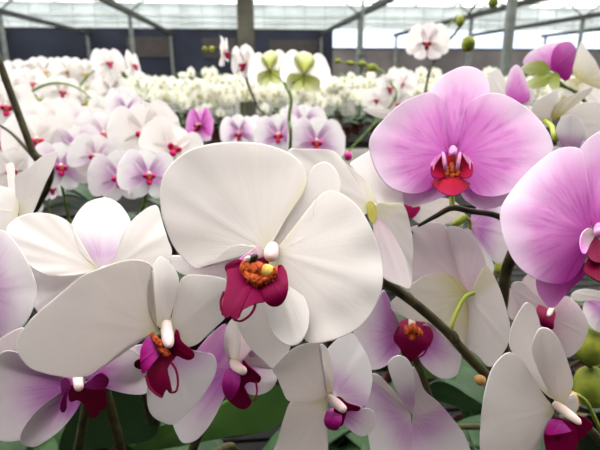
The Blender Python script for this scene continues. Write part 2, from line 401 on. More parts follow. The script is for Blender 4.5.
g.petal([(262, 258), (254, 262), (242, 267), (233, 268), (227, 272), (225, 266), (230, 262), (240, 259), (249, 254), (257, 247), (262, 250)], (261, 255), .264, .252, mi=0, cup=.004)
g.petal([(264, 256), (256, 259), (246, 260), (239, 259), (248, 253), (257, 246), (263, 250)], (262, 255), .2635, .2515, mi=1, cup=.004)
for (x, y, d, r) in ((258, 272, .251, .0062), (250, 268, .2505, .0045), (264, 275, .251, .0050), (256, 279, .2485, .0042)):
    g.blob(at(x - 5, y - 7, d + .003), at(x + 3, y + 8, d - .002), r, 2, 12, 8, .12)
for k in range(26):
    a = k / 25; x = 246 + 30 * a + R.uniform(-1, 1); y = 277 + 7 * math.sin(a * 3.1) - 6 * a
    g.tube([at(x + R.uniform(-1, 1), y - 5, .2465), at(x, y, .2445), at(x + R.uniform(-2, 3), y + R.uniform(3, 7), .2455)], [.0004, .0003, .0001], 5, 2, 3)
g.blob(at(262, 268, .250), at(274, 275, .246), .0032, 3, 10, 8)
g.blob(at(248, 263, .2505), at(257, 255, .2475), .0018, 4, 10, 8)
g.blob(at(246, 262, .2505), at(249, 257, .247), .0014, 5, 10, 8)
lip_tendrils(g, [(.241, .235, [(224, 292), (221, 300), (221, 308), (223, 315)]), (.241, .233, [(256, 301), (254, 309), (249, 316), (241, 321), (234, 320)])], 0)
h.part('lip', g, ['lip', 'liplight', 'callus', 'yellow', 'dark', 'column'], .0006)
h.part('column', Geo().tube([at(273, 247, .276), at(272, 250, .268), at(271, 254, .258), at(271, 256, .253), at(271, 257, .2505)], [.0030, .0036, .0038, .0030, .0006], 16, 0, 6), ['column'])
h.pedicel([at(270, 250, .281), at(280, 262, .297), at(300, 262, .304)])
h.done()

h = Hero(P1, (165, 330, .255), 'left white flower with dark magenta lip and long curled tendrils', tilt=.016)
h.sepal('white', [(160, 328), (151, 314), (147, 297), (148, 280), (153, 266), (160, 257), (168, 261), (176, 271), (179, 282), (176, 298), (171, 315), (168, 326)], (164, 324), .257, .267, cup=.006, bow=-.003)
h.sepal('blush', [(166, 338), (182, 350), (200, 352), (214, 356), (216, 372), (204, 394), (188, 412), (174, 424), (160, 421), (150, 412), (147, 398), (148, 382), (152, 365), (158, 348)], (166, 346), .258, .266, cup=.006)
h.sepal('blush', [(158, 340), (146, 344), (134, 346), (120, 354), (112, 366), (118, 376), (134, 380), (146, 374), (156, 360)], (156, 346), .258, .264, cup=.004)
h.petal('white', [(160, 333), (150, 337), (140, 339), (128, 346), (117, 354), (108, 362), (100, 369), (90, 375), (77, 377), (60, 376), (44, 373), (30, 368), (21, 358), (16, 345), (18, 336), (25, 327), (32, 318), (48, 304), (68, 287), (82, 276), (101, 268), (122, 261), (140, 260), (152, 266), (150, 278), (147, 294), (149, 311), (157, 326)], (157, 330), .255, .236, cup=.012, bow=-.003, wave=.001, axis=(-1, -.1))
h.petal('white', [(171, 326), (173, 310), (177, 294), (180, 281), (188, 275), (204, 275), (222, 278), (232, 286), (232, 305), (224, 319), (210, 332), (197, 344), (184, 347), (174, 340)], (171, 332), .256, .270, cup=.008, bow=-.003)
g = Geo()
g.petal([(160, 345), (170, 342), (178, 350), (175, 358), (170, 364), (167, 372), (168, 382), (172, 392), (168, 389), (165, 392), (162, 398), (157, 394), (150, 386), (146, 378), (150, 364), (155, 352)], (163, 350), .247, .229, cup=.012, bow=-.003, mi=1)
g.petal([(176, 330), (179, 332), (181, 340), (187, 346), (193, 351), (194, 357), (190, 360), (184, 359), (177, 356), (171, 361), (164, 358), (166, 348), (173, 342)], (174, 346), .245, .238, cup=.006, mi=1)
g.petal([(148, 338), (155, 341), (161, 347), (159, 356), (153, 363), (146, 372), (142, 372), (140, 360), (141, 350), (144, 342)], (157, 348), .244, .232, cup=-.008, bow=-.003, mi=2)
g.petal([(146, 360), (140, 359), (135, 362), (135, 367), (140, 369), (145, 367)], (144, 364), .240, .236, mi=1)
for (x, y, d, r) in ((156, 339, .246, .0013), (160, 343, .244, .0015), (166, 352, .242, .0014), (154, 336, .248, .0010), (161, 349, .243, .0012)):
    g.blob(at(x - 3, y - 2, d + .002), at(x + 3, y + 3, d - .002), r, 3, 10, 7, .1)
lip_tendrils(g, [(.235, .226, [(171, 362), (176, 370), (178, 382), (176, 391), (170, 392), (167, 387)]), (.236, .228, [(146, 376), (149, 386), (155, 393), (161, 397)])], 1)
h.part('lip', g, ['lip', 'lipdark', 'liplobe', 'callus'], .0006)
h.part('column', Geo().tube([at(167, 324, .256), at(167, 331, .250), at(168, 339, .243), at(169, 344, .239), at(169, 346, .237)], [.0026, .0030, .0029, .0022, .0006], 14, 0, 6), ['column'])
h.pedicel([at(168, 330, .262), at(172, 322, .272), at(176, 316, .283)])
h.done()

h = Hero(P1, (78, 378, .266), 'lower left flower under the big petal, lilac streaks and dark lip', tilt=.045)
h.sepal('pale', [(70, 372), (50, 360), (30, 345), (24, 328), (8, 334), (-8, 346), (-4, 356), (18, 352), (40, 366), (60, 378)], (68, 376), .270, .280)
h.sepal('lilac', [(76, 386), (62, 392), (44, 404), (26, 424), (20, 440), (33, 447), (50, 438), (66, 424), (80, 404), (82, 392)], (78, 388), .268, .262, cup=.006)
h.petal('lilac', [(74, 380), (60, 374), (42, 368), (22, 354), (2, 352), (-12, 376), (-14, 410), (-4, 438), (20, 440), (38, 428), (52, 414), (66, 400), (76, 390)], (75, 384), .268, .276, cup=.006, bow=-.003)
h.petal('lilac', [(86, 376), (98, 366), (112, 354), (124, 348), (136, 352), (146, 368), (151, 384), (146, 393), (132, 394), (116, 391), (104, 387), (92, 386)], (86, 381), .268, .270, cup=.006, bow=-.002)
g = Geo()
g.petal([(70, 386), (80, 386), (92, 386), (104, 388), (106, 398), (106, 408), (100, 410), (98, 416), (92, 418), (88, 412), (84, 404), (78, 400), (70, 401)], (82, 390), .258, .248, cup=.008, axis=(.5, 1), mi=0)
g.petal([(64, 377), (69, 379), (71, 386), (68, 394), (66, 402), (66, 410), (62, 412), (60, 406), (63, 398), (61, 388), (61, 381)], (66, 386), .257, .252, mi=1, axis=(-.2, 1))
g.petal([(82, 385), (92, 379), (100, 373), (106, 376), (109, 381), (105, 388), (96, 389), (86, 388)], (84, 386), .254, .247, mi=1, bow=-.002)
h.part('lip', g, ['lipdark', 'liplobe'], .0006)
h.part('column', Geo().tube([at(78, 372, .267), at(78, 380, .259), at(79, 387, .252), at(79, 389, .250)], [0.00222, 0.002516, 0.00222, 0.00074], 12, 0, 6), ['column'])
h.pedicel([at(80, 376, .272), at(84, 364, .280), at(90, 352, .285)])
h.done()

# ---- plant 2: smaller lilac-flushed flowers low in the middle
P2 = plant(-.02, .50, 'white orchid flushed lilac, low in the middle beneath the largest bloom', 5)
spike(P2, [at(190, 470, .43), at(215, 400, .36), at(245, 372, .335), at(290, 384, .325), at(334, 392, .318)], (.0036, .0024))
h = Hero(P2, (234, 366, .31), 'lilac-streaked flower hanging below the largest bloom', tilt=.035)
h.sepal('white', [(232, 362), (225, 352), (224, 338), (228, 324), (236, 318), (241, 330), (241, 346), (238, 360)], (233, 360), .311, .302, cup=-.02)
h.sepal('lilac', [(238, 366), (246, 356), (253, 350), (262, 360), (272, 368), (277, 378), (272, 388), (262, 394), (250, 394), (242, 386), (238, 376)], (239, 370), .313, .318, cup=.006)
h.petal('pale', [(238, 362), (240, 340), (243, 326), (252, 320), (268, 334), (276, 352), (274, 369), (262, 366), (250, 364)], (239, 364), .312, .320, cup=.005)
h.petal('lilac', [(231, 370), (231, 360), (229, 345), (226, 324), (214, 332), (202, 344), (192, 358), (182, 378), (174, 400), (172, 420), (178, 436), (184, 443), (196, 440), (206, 430), (214, 418), (222, 402), (228, 388)], (230, 368), .311, .318, cup=-.006, bow=-.002, axis=(-.6, 1))
g = Geo()
g.petal([(234, 372), (244, 368), (250, 376), (246, 384), (242, 392), (246, 400), (252, 402), (246, 409), (238, 408), (230, 402), (226, 396), (230, 384)], (238, 376), .303, .292, cup=.008, mi=0)
g.petal([(243, 360), (249, 366), (256, 372), (261, 378), (258, 383), (250, 382), (244, 384), (240, 376), (242, 368)], (244, 374), .301, .294, mi=0, cup=.004)
g.petal([(228, 369), (236, 368), (240, 374), (240, 384), (236, 394), (230, 400), (224, 394), (222, 384), (224, 374)], (232, 374), .300, .290, mi=1, cup=-.006, bow=-.003)
lip_tendrils(g, [(.295, .288, [(256, 382), (257, 392), (254, 401)])], 0, .00026)
h.part('lip', g, ['lip', 'liplobe'], .0006)
h.part('column', Geo().tube([at(233, 360, .311), at(236, 366, .304), at(243, 371, .296), at(244, 372, .294)], [0.002516, 0.003108, 0.002516, 0.00074], 12, 0, 6), ['column'])
h.pedicel([at(236, 364, .316), at(240, 368, .326), at(245, 372, .335)])
h.done()
h = Hero(P2, (330, 398, .292), 'white flower at the bottom edge with folded upper petal', tilt=.04)
h.sepal('white', [(324, 396), (310, 402), (292, 401), (284, 418), (278, 440), (270, 472), (322, 474), (328, 446), (326, 424), (328, 406)], (326, 402), .294, .300, cup=.008)
h.sepal('lilac', [(338, 406), (350, 412), (362, 408), (374, 412), (374, 428), (362, 436), (348, 428), (340, 416)], (340, 410), .294, .300)
h.sepal('white', [(330, 392), (326, 378), (321, 366), (318, 352), (321, 344), (328, 350), (332, 366), (334, 384)], (331, 390), .295, .302)
h.petal('white', [(328, 396), (316, 402), (300, 402), (288, 400), (282, 389), (277, 377), (273, 369), (281, 359), (291, 350), (304, 344), (319, 343), (320, 352), (322, 364), (328, 378), (331, 387)], (327, 394), .292, .282, cup=.012, bow=-.003, wave=.001)
h.petal('blush', [(333, 396), (331, 384), (326, 368), (325, 354), (334, 342), (350, 333), (359, 342), (368, 358), (372, 376), (370, 394), (364, 406), (352, 408), (342, 402)], (334, 396), .294, .330, cup=.012, wave=.001)
g = Geo()
g.petal([(336, 398), (340, 397), (348, 403), (360, 407), (358, 411), (348, 411), (345, 418), (342, 426), (336, 424), (334, 412)], (340, 406), .284, .278, mi=0)
g.petal([(327, 411), (334, 408), (340, 410), (342, 417), (341, 424), (336, 430), (328, 428), (324, 422), (325, 415)], (334, 413), .283, .274, mi=1, bow=-.004)
h.part('lip', g, ['lip', 'liplobe'], .0006)
h.part('column', Geo().tube([at(328, 397, .292), at(336, 403, .284), at(343, 409, .276), at(344, 410, .275)], [0.00222, 0.002664, 0.00222, 0.00074], 12, 0, 6), ['column'])
h.pedicel([at(331, 394, .297), at(333, 392, .306), at(334, 392, .316)])
h.done()

# ---- plant 3: crimson-lipped flower and the furled one beneath it
P3 = plant(.11, .62, 'white and pink orchid with a crimson lip half hidden behind the brown spike', 5)
spike(P3, [at(425, 470, .46), at(432, 420, .40), at(420, 372, .378), at(406, 332, .366)], (.0036, .0024))
h = Hero(P3, (410, 332, .35), 'pink flower with a round crimson lip', tilt=.035)
h.sepal('lilac', [(404, 330), (396, 318), (390, 304), (384, 290), (378, 300), (384, 318), (396, 332)], (402, 330), .353, .356)
h.petal('lilac', [(402, 332), (396, 318), (390, 304), (384, 291), (376, 304), (364, 320), (352, 335), (353, 350), (360, 362), (368, 369), (378, 369), (388, 364), (398, 354), (404, 344)], (401, 334), .350, .336, cup=.01, bow=-.003, axis=(-1, .2))
h.petal('lilac', [(418, 330), (426, 324), (436, 330), (448, 340), (460, 350), (461, 362), (457, 374), (448, 379), (438, 377), (428, 370), (420, 360), (416, 346)], (418, 338), .352, .352, cup=.006)
g = Geo()
g.petal([(402, 320), (412, 320), (426, 323), (432, 331), (433, 338), (429, 347), (422, 352), (416, 358), (410, 362), (403, 357), (400, 349), (394, 341), (394, 335), (398, 327)], (412, 332), .343, .330, cup=.014, mi=0, axis=(-.1, 1), bow=-.004)
for x, y in ((408, 330), (414, 328), (419, 332), (412, 335)): g.blob(at(x - 2, y - 4, .337), at(x + 1, y + 4, .331), .0024, 1, 10, 7, .1)
lip_tendrils(g, [(.333, .328, [(428, 346), (424, 354), (418, 358)])], 0, .00026)
h.part('lip', g, ['lip', 'callus'], .0006)
h.part('column', Geo().tube([at(412, 318, .351), at(412, 322, .344), at(412, 326, .337), at(412, 327, .336)], [0.002072, 0.002368, 0.002072, 0.00074], 12, 0, 6), ['column'])
h.pedicel([at(408, 332, .356), at(406, 332, .366)])
h.done()
h = Hero(P3, (411, 412, .345), 'blush flower at the bottom edge seen from its side, petals furled', tilt=.045)
h.sepal('blush', [(410, 412), (400, 398), (392, 380), (388, 364), (396, 356), (406, 358), (413, 370), (415, 392), (414, 408)], (411, 410), .343, .332, cup=-.03)
h.sepal('pale', [(408, 410), (398, 396), (388, 384), (380, 376), (372, 374), (368, 380), (376, 384), (388, 394), (400, 408)], (407, 410), .346, .346)
h.petal('blush', [(409, 412), (400, 402), (388, 392), (374, 384), (367, 388), (365, 402), (366, 422), (370, 446), (374, 474), (408, 474), (412, 440), (411, 420)], (409, 416), .345, .338, cup=.012, bow=-.004)
h.petal('blush', [(414, 410), (414, 390), (412, 366), (418, 374), (425, 391), (438, 402), (452, 418), (464, 434), (472, 456), (472, 476), (412, 476), (411, 440)], (413, 416), .347, .352, cup=.008, axis=(.5, .8))
h.pedicel([at(412, 412, .350), at(422, 406, .372), at(430, 405, .392)])
h.done()

# ---- plant 4: cream flowers turned away
P4 = plant(.33, .62, 'cream white orchid turned away from us, showing the backs of its petals and green stalks', 5)
spike(P4, [at(520, 400, .50), at(498, 330, .42), at(474, 280, .392), at(440, 250, .378), at(400, 228, .362)], (.0034, .0024))
h = Hero(P4, (470, 292, .352), 'cream flower seen from behind with a curved yellow green stalk', tilt=.0)
h.sepal('pale', [(466, 296), (455, 288), (450, 268), (447, 246), (446, 230), (454, 226), (464, 230), (474, 238), (482, 252), (486, 266), (480, 284), (473, 294)], (468, 290), .353, .362, cup=.01, fold=.006)
h.sepal('white', [(470, 294), (478, 282), (485, 265), (494, 276), (503, 298), (510, 326), (508, 344), (498, 360), (489, 367), (478, 356), (466, 346), (460, 330), (462, 312)], (468, 296), .352, .344, cup=.012)
h.petal('pale', [(464, 290), (448, 284), (430, 282), (412, 288), (404, 276), (398, 258), (397, 240), (404, 231), (418, 225), (434, 222), (446, 226), (450, 244), (454, 266), (460, 282)], (462, 288), .354, .366, cup=.008, wave=.001)
h.petal('cream', [(467, 290), (458, 280), (448, 274), (434, 273), (420, 278), (409, 287), (399, 294), (390, 304), (394, 312), (412, 320), (430, 324), (446, 340), (460, 352), (470, 340), (474, 316), (474, 300)], (467, 296), .352, .340, cup=.014, bow=-.003)
h.pedicel([at(474, 293, .350), at(465, 297, .344), at(456, 313, .336), at(451, 330, .334), at(452, 340, .348), at(462, 345, .372), at(498, 340, .425)], .0015)
h.done()
h = Hero(P4, (374, 206, .318), 'cream white flower seen edge-on beside the pink bloom', tilt=-.02)
h.sepal('gold', [(367, 209), (366, 204), (371, 201), (375, 205), (377, 214), (375, 222), (371, 222), (368, 216)], (371, 203), .316, .319, cup=.01, axis=(.2, 1))
h.petal('white', [(374, 204), (372, 192), (366, 180), (350, 167), (341, 158), (333, 151), (318, 149), (300, 149), (288, 150), (290, 168), (304, 190), (320, 210), (340, 216), (362, 216)], (370, 204), .318, .303, cup=.01, bow=.004, wave=.001)
h.petal('white', [(375, 206), (371, 192), (366, 180), (354, 169), (350, 164), (356, 159), (366, 153), (377, 147), (388, 152), (396, 168), (401, 188), (404, 206), (398, 215), (386, 217)], (385, 215), .325, .342, cup=.012, wave=.001, axis=(-.1, -1))
h.petal('white', [(376, 206), (390, 204), (404, 206), (411, 230), (413, 248), (412, 262), (411, 288), (402, 288), (390, 272), (382, 240)], (382, 208), .3205, .338, cup=.008, wave=.001)
h.petal('pale', [(374, 212), (384, 222), (396, 240), (406, 262), (411, 288), (400, 286), (384, 278), (378, 262), (374, 240)], (376, 216), .3195, .322, cup=.01)
h.pedicel([at(372, 206, .321), at(386, 214, .345), at(400, 228, .361)], .0016)
h.done()

# ---- plant 5: the pink orchid on the right
P5 = plant(.42, .50, 'bright pink orchid with two big open flowers at the right edge', 5)
spike(P5, [at(498, 420, .46), at(503, 300, .40), at(511, 258, .375), at(530, 238, .352), at(575, 236, .318), at(604, 232, .292)], (.0042, .003))
spike2(P5, [at(530, 238, .352), at(500, 217, .352), at(470, 211, .350), at(452, 208, .349), at(436, 216, .352), at(418, 226, .358)], [.0024, .0021, .0021, .0022, .0018, .0010])
h = Hero(P5, (453, 155, .335), 'pink flower facing us with a red and yellow lip', tilt=-.028)
h.sepal('pink', [(450, 150), (446, 138), (443, 122), (440, 104), (432, 92), (435, 83), (442, 76), (451, 71), (461, 67), (472, 67), (482, 72), (488, 81), (489, 94), (480, 108), (468, 124), (460, 140), (456, 150)], (453, 149), .337, .343, cup=.008, bow=-.002)
h.sepal('pink', [(450, 160), (430, 172), (406, 180), (386, 184), (390, 191), (400, 201), (410, 206), (424, 204), (438, 199), (452, 190)], (450, 168), .338, .346)
h.sepal('pink', [(456, 160), (474, 172), (500, 186), (508, 194), (505, 203), (494, 208), (484, 208), (472, 205), (460, 192)], (456, 168), .338, .346)
h.petal('pink', [(449, 156), (446, 146), (442, 132), (444, 118), (444, 104), (439, 96), (431, 92), (419, 95), (400, 104), (384, 119), (373, 132), (369, 145), (372, 160), (378, 174), (387, 185), (398, 191), (412, 194), (424, 192), (434, 186), (444, 172)], (449, 156), .335, .329, cup=.012, bow=.002, rim=-.002, wave=.001)
h.petal('pink', [(457, 156), (459, 146), (466, 130), (465, 114), (469, 104), (480, 96), (493, 93), (507, 96), (521, 104), (534, 114), (544, 126), (551, 138), (553, 152), (546, 166), (534, 178), (518, 189), (504, 195), (490, 197), (474, 193), (462, 174)], (457, 156), .335, .330, cup=.012, bow=.002, rim=-.002, wave=.001, ph=2.)
g = Geo()
g.petal([(444, 158), (440, 155), (434, 161), (431, 169), (433, 177), (440, 178), (446, 174), (447, 165)], (445, 167), .327, .318, cup=-.008, mi=0)
g.petal([(458, 156), (464, 155), (471, 161), (473, 169), (471, 176), (464, 178), (458, 174), (456, 165)], (458, 166), .327, .318, cup=-.008, mi=0)
g.petal([(444, 174), (460, 174), (463, 180), (470, 184), (465, 190), (459, 194), (451, 196), (442, 193), (436, 188), (431, 182), (440, 180)], (452, 177), .325, .316, mi=0, cup=.008, axis=(0, 1))
g.petal([(432, 172), (431, 164), (436, 157), (442, 154), (436, 160), (434, 168)], (434, 166), .3195, .319, mi=3)
g.petal([(472, 172), (473, 164), (468, 157), (462, 154), (468, 160), (470, 168)], (470, 166), .3195, .319, mi=3)
g.petal([(445, 158), (453, 156), (461, 158), (464, 168), (461, 178), (453, 181), (445, 178), (442, 168)], (453, 160), .3285, .324, mi=0, cup=-.006)
for x, s in ((443, 1), (460, -1)): g.tube([at(x, 153, .326), at(x + s, 158, .320), at(x + s * 2, 165, .318), at(x + s * 2.5, 171, .319)], [.0006, .0011, .0010, .0004], 8, 3, 5)
for x, y, r, mm in ((447, 172, .0018, 1), (452, 174, .0022, 1), (457, 172, .0018, 1), (452, 168, .0018, 1), (449, 178, .0012, 2), (455, 178, .0012, 1)):
    g.blob(at(x, y - 5, .324), at(x, y + 4, .318), r, mm, 10, 7, .1)
h.part('lip', g, ['lipred', 'callus', 'yellow', 'columnpink'], .0006)
h.part('column', Geo().tube([at(453, 148, .336), at(453, 150, .328), at(453, 153, .319), at(453, 154, .316)], [0.001776, 0.002516, 0.002516, 0.00074], 14, 0, 6), ['columnpink'])
h.pedicel([at(454, 160, .339), at(453, 180, .352), at(452, 196, .352), at(452, 208, .349)], .0019, 'pedicel')
h.done()
h = Hero(P5, (597, 232, .275), 'pink flower cut off by the right edge', tilt=-.014)
h.sepal('pink', [(594, 228), (586, 210), (580, 190), (578, 165), (580, 149), (588, 139), (600, 131), (616, 126), (632, 130), (640, 150), (630, 180), (612, 210), (602, 226)], (597, 224), .278, .288, cup=.008)
h.sepal('deep', [(584, 262), (570, 272), (552, 278), (537, 278), (537, 290), (542, 300), (549, 307), (555, 307), (563, 298), (574, 286), (588, 272)], (584, 266), .281, .292, cup=.006)
h.petal('pink', [(593, 238), (590, 226), (590, 205), (587, 180), (584, 160), (581, 150), (570, 147), (556, 150), (540, 161), (524, 176), (510, 193), (502, 206), (500, 217), (502, 232), (509, 252), (518, 266), (529, 275), (543, 282), (560, 284), (572, 279), (581, 268), (587, 254)], (591, 234), .277, .284, cup=.012, bow=-.006, rim=.002, wave=.0012)
h.petal('pink', [(602, 230), (612, 200), (640, 180), (668, 190), (684, 220), (672, 256), (640, 270), (614, 256)], (603, 234), .277, .284, cup=.01, bow=-.004)
g = Geo()
g.petal([(590, 228), (583, 232), (580, 240), (581, 250), (585, 254), (590, 244), (594, 236)], (591, 238), .268, .258, mi=1, cup=-.01)
g.petal([(596, 238), (590, 246), (588, 256), (594, 262), (604, 262), (608, 250)], (599, 246), .264, .254, mi=0, cup=-.006)
g.petal([(590, 258), (585, 264), (584, 271), (592, 278), (602, 282), (612, 276), (612, 262), (602, 256)], (600, 260), .260, .250, mi=2, cup=.008)
h.part('lip', g, ['lip', 'liplight', 'lipdark'], .0006)
h.part('column', Geo().tube([at(599, 226, .276), at(599, 229, .266), at(599, 233, .256), at(599, 234, .254)], [0.001776, 0.002516, 0.002516, 0.00074], 14, 0, 6), ['columnpink'])
h.pedicel([at(600, 232, .280), at(604, 232, .290)])
h.done()

# ---- plant 6: white flower lower right, side on
P6 = plant(.42, .36, 'white orchid in the lower right corner with one flower seen half from the side', 5)
spike(P6, [at(640, 480, .40), at(600, 440, .345), at(575, 415, .318)], (.0034, .0024))
h = Hero(P6, (556, 406, .285), 'white flower half side-on with a pale pointed column', tilt=.02)
h.sepal('white', [(548, 396), (536, 384), (524, 366), (512, 352), (509, 342), (511, 328), (517, 315), (525, 303), (532, 305), (538, 316), (541, 330), (544, 350), (552, 378), (556, 398)], (550, 396), .289, .296, cup=.01, fold=-.004)
h.sepal('white', [(556, 410), (566, 400), (574, 394), (578, 404), (574, 414), (564, 414)], (560, 408), .290, .292)
h.petal('white', [(554, 408), (546, 398), (538, 386), (532, 376), (520, 358), (509, 352), (498, 360), (490, 373), (484, 396), (481, 420), (480, 448), (484, 476), (526, 478), (534, 448), (545, 426), (552, 416)], (552, 410), .286, .270, cup=.012, bow=-.004, wave=.001)
h.petal('white', [(558, 406), (550, 392), (540, 374), (532, 350), (536, 334), (541, 328), (549, 329), (557, 337), (563, 349), (569, 365), (573, 382), (569, 396), (563, 406)], (558, 402), .287, .276, cup=-.012, wave=.001)
g = Geo()
g.petal([(550, 420), (560, 418), (572, 424), (578, 434), (576, 450), (570, 466), (552, 466), (546, 450), (544, 434)], (562, 424), .276, .266, mi=0, cup=.008)
g.petal([(576, 416), (586, 418), (593, 425), (588, 432), (580, 440), (572, 434), (570, 424)], (576, 424), .276, .272, mi=1)
g.petal([(550, 420), (560, 420), (570, 424), (573, 430), (560, 434), (546, 434)], (560, 424), .275, .268, mi=2)
h.part('lip', g, ['lip', 'lipdark', 'liplobe'], .0006)
h.part('column', Geo().tube([at(556, 405, .286), at(562, 409, .279), at(571, 416, .270), at(579, 422, .266), at(581, 423, .2655)], [0.00222, 0.002516, 0.002368, 0.001628, 0.000444], 14, 0, 6), ['column'])
h.pedicel([at(560, 406, .291), at(568, 410, .302), at(575, 415, .316)])
h.done()

# ---- plant 7: behind plant 6, with buds
P7 = plant(.56, .50, 'blush orchid behind the lower right flower, with fat yellow green buds', 5)
spike(P7, [at(640, 480, .50), at(632, 420, .43), at(620, 360, .41), at(596, 316, .40), at(556, 300, .392)], (.0032, .0022))
h = Hero(P7, (556, 318, .372), 'blush flower with magenta lip below the cut-off pink bloom', tilt=.015)
h.sepal('pale', [(552, 306), (540, 298), (530, 290), (522, 282), (512, 284), (514, 298), (524, 310), (540, 316)], (550, 312), .375, .378)
h.petal('pale', [(554, 312), (560, 300), (567, 296), (577, 304), (586, 317), (588, 330), (582, 345), (574, 354), (566, 357), (558, 346), (554, 332)], (555, 320), .372, .366, cup=.01)
h.petal('pale', [(548, 320), (538, 326), (526, 330), (528, 345), (540, 356), (552, 350), (556, 336)], (550, 326), .375, .384, cup=.006)
g = Geo().petal([(538, 305), (546, 308), (555, 312), (554, 322), (553, 329), (546, 328), (540, 324), (537, 314)], (548, 313), .365, .358, mi=0, bow=-.003)
h.part('lip', g, ['lip'], .0006)
h.part('column', Geo().tube([at(552, 308, .372), at(550, 312, .365), at(548, 316, .358)], [0.00148, 0.001924, 0.000888], 12, 0, 6), ['column'])
h.pedicel([at(556, 312, .376), at(556, 300, .390)])
h.done()
h = Hero(P7, (600, 306, .385), 'lilac-centred flower at the right edge above the buds')
h.sepal('white', [(606, 302), (594, 300), (580, 301), (571, 298), (574, 292), (584, 289), (600, 291), (612, 296)], (604, 298), .386, .380)
h.petal('lilac', [(608, 304), (596, 300), (585, 302), (583, 312), (588, 324), (596, 331), (608, 332), (622, 324)], (606, 310), .385, .380, cup=.008)
h.petal('lilac', [(610, 306), (626, 296), (640, 306), (638, 326), (622, 330)], (612, 310), .386, .384)
h.part('lip', Geo().petal([(606, 310), (614, 308), (620, 318), (614, 328), (606, 322)], (611, 314), .379, .372), ['lip'], .0006)
h.pedicel([at(608, 306, .388), at(604, 312, .398), at(598, 318, .400)])
h.done()
bud(P7, at(590, 326, .395), at(590, 366, .388), .0118, st=[at(620, 350, .41), at(606, 330, .400), at(590, 328, .395)])
bud(P7, at(592, 366, .398), at(590, 408, .392), .0128, st=[at(632, 400, .425), at(606, 368, .404), at(594, 367, .399)])
spike2(P7, [at(632, 420, .43), at(600, 376, .40), at(580, 362, .388), at(570, 368, .386), at(566, 378, .386)], [.0016, .0014, .0012, .0010])
bud(P7, at(572, 392, .33), at(574, 412, .326), .0034, 'tan', 'spent_bud', st=[at(600, 430, .37), at(586, 402, .345), at(572, 393, .331)])

# ---- plant 8: white flower upper left, big plain petals with one lilac blotch
P8 = plant(-.16, .62, 'white orchid left of the largest bloom, its rounded petals spread with one lilac blotch', 5)
spike(P8, [at(150, 420, .46), at(130, 340, .38), at(112, 285, .352)], (.0036, .0026))
h = Hero(P8, (104, 272, .325), 'overlapping white petals with a lilac blotch', tilt=-.03)
h.sepal('blush', [(98, 268), (86, 256), (76, 242), (70, 230), (74, 219), (79, 211), (87, 203), (97, 199), (107, 198), (118, 203), (126, 212), (131, 223), (127, 236), (121, 250), (114, 264), (106, 270)], (101, 266), .327, .334, cup=.008, bow=-.002)
h.sepal('white', [(98, 264), (84, 262), (68, 258), (50, 256), (34, 258), (24, 276), (30, 300), (44, 316), (66, 310), (88, 296), (104, 282)], (98, 272), .328, .334, cup=.006, wave=.002)
h.sepal('white', [(106, 274), (120, 272), (140, 274), (160, 274), (166, 286), (150, 300), (126, 300), (110, 290)], (108, 280), .328, .336)
h.petal('white', [(98, 268), (86, 258), (76, 244), (72, 226), (60, 217), (44, 213), (28, 214), (14, 220), (6, 231), (14, 248), (28, 264), (44, 274), (62, 276), (82, 274)], (96, 268), .325, .318, cup=.01, bow=-.004, wave=.0015, axis=(-1, -.4))
h.petal('white', [(110, 270), (116, 254), (122, 236), (131, 222), (143, 211), (152, 206), (158, 207), (163, 224), (168, 240), (172, 252), (168, 266), (160, 276), (146, 279), (128, 277)], (112, 270), .325, .316, cup=.01, bow=-.003, wave=.001)
g = Geo().petal([(98, 272), (106, 270), (112, 276), (112, 290), (106, 300), (98, 296), (95, 284)], (104, 276), .318, .308)
h.part('lip', g, ['lip'], .0006)
h.part('column', Geo().tube([at(104, 269, .326), at(104, 274, .318), at(104, 279, .311)], [0.002072, 0.00222, 0.001036], 12, 0, 6), ['column'])
h.pedicel([at(104, 274, .330), at(108, 280, .342), at(112, 284, .351)])
h.done()

# ---- plants 9 and 10 at the left edge
P9 = plant(-.32, .50, 'white orchid cut off by the left edge with lilac streaks on its petal', 5)
spike(P9, [at(-60, 440, .42), at(-56, 340, .36), at(-40, 290, .335)], (.0036, .0026))
h = Hero(P9, (-32, 288, .312), tilt=-.01)
h.sepal('blush', [(-30, 284), (-40, 262), (-46, 240), (-36, 222), (-24, 230), (-22, 256), (-26, 278)], (-30, 280), .314, .320)
h.petal('lilac', [(-26, 290), (-22, 264), (-14, 240), (0, 230), (10, 236), (22, 252), (32, 272), (37, 290), (34, 306), (24, 325), (8, 336), (-8, 342), (-22, 330)], (-24, 292), .312, .300, cup=.012, bow=-.003)
h.petal('lilac', [(-38, 290), (-50, 270), (-70, 260), (-90, 276), (-92, 310), (-74, 334), (-52, 326)], (-40, 294), .312, .304, cup=.01)
h.part('lip', Geo().petal([(-38, 296), (-28, 296), (-24, 310), (-30, 326), (-38, 322), (-42, 308)], (-33, 300), .302, .292), ['lip'], .0006)
h.pedicel([at(-32, 288, .316), at(-38, 290, .333)])
h.done()
P10 = plant(-.32, .64, 'white orchid with one upright pointed petal at the left edge', 5)
spike(P10, [at(10, 380, .52), at(0, 290, .44), at(6, 232, .405)], (.0034, .0024))
h = Hero(P10, (18, 212, .385), 'pointed white petals standing up at the left edge', tilt=-.03)
h.sepal('white', [(14, 206), (9, 190), (7, 174), (6, 166), (10, 163), (14, 165), (15, 178), (16, 194), (18, 206)], (15, 204), .387, .390)
h.sepal('white', [(18, 214), (19, 198), (14, 190), (4, 187), (-8, 185), (-18, 196), (-20, 220), (-10, 236), (4, 234), (14, 226)], (16, 212), .384, .372, cup=.008)
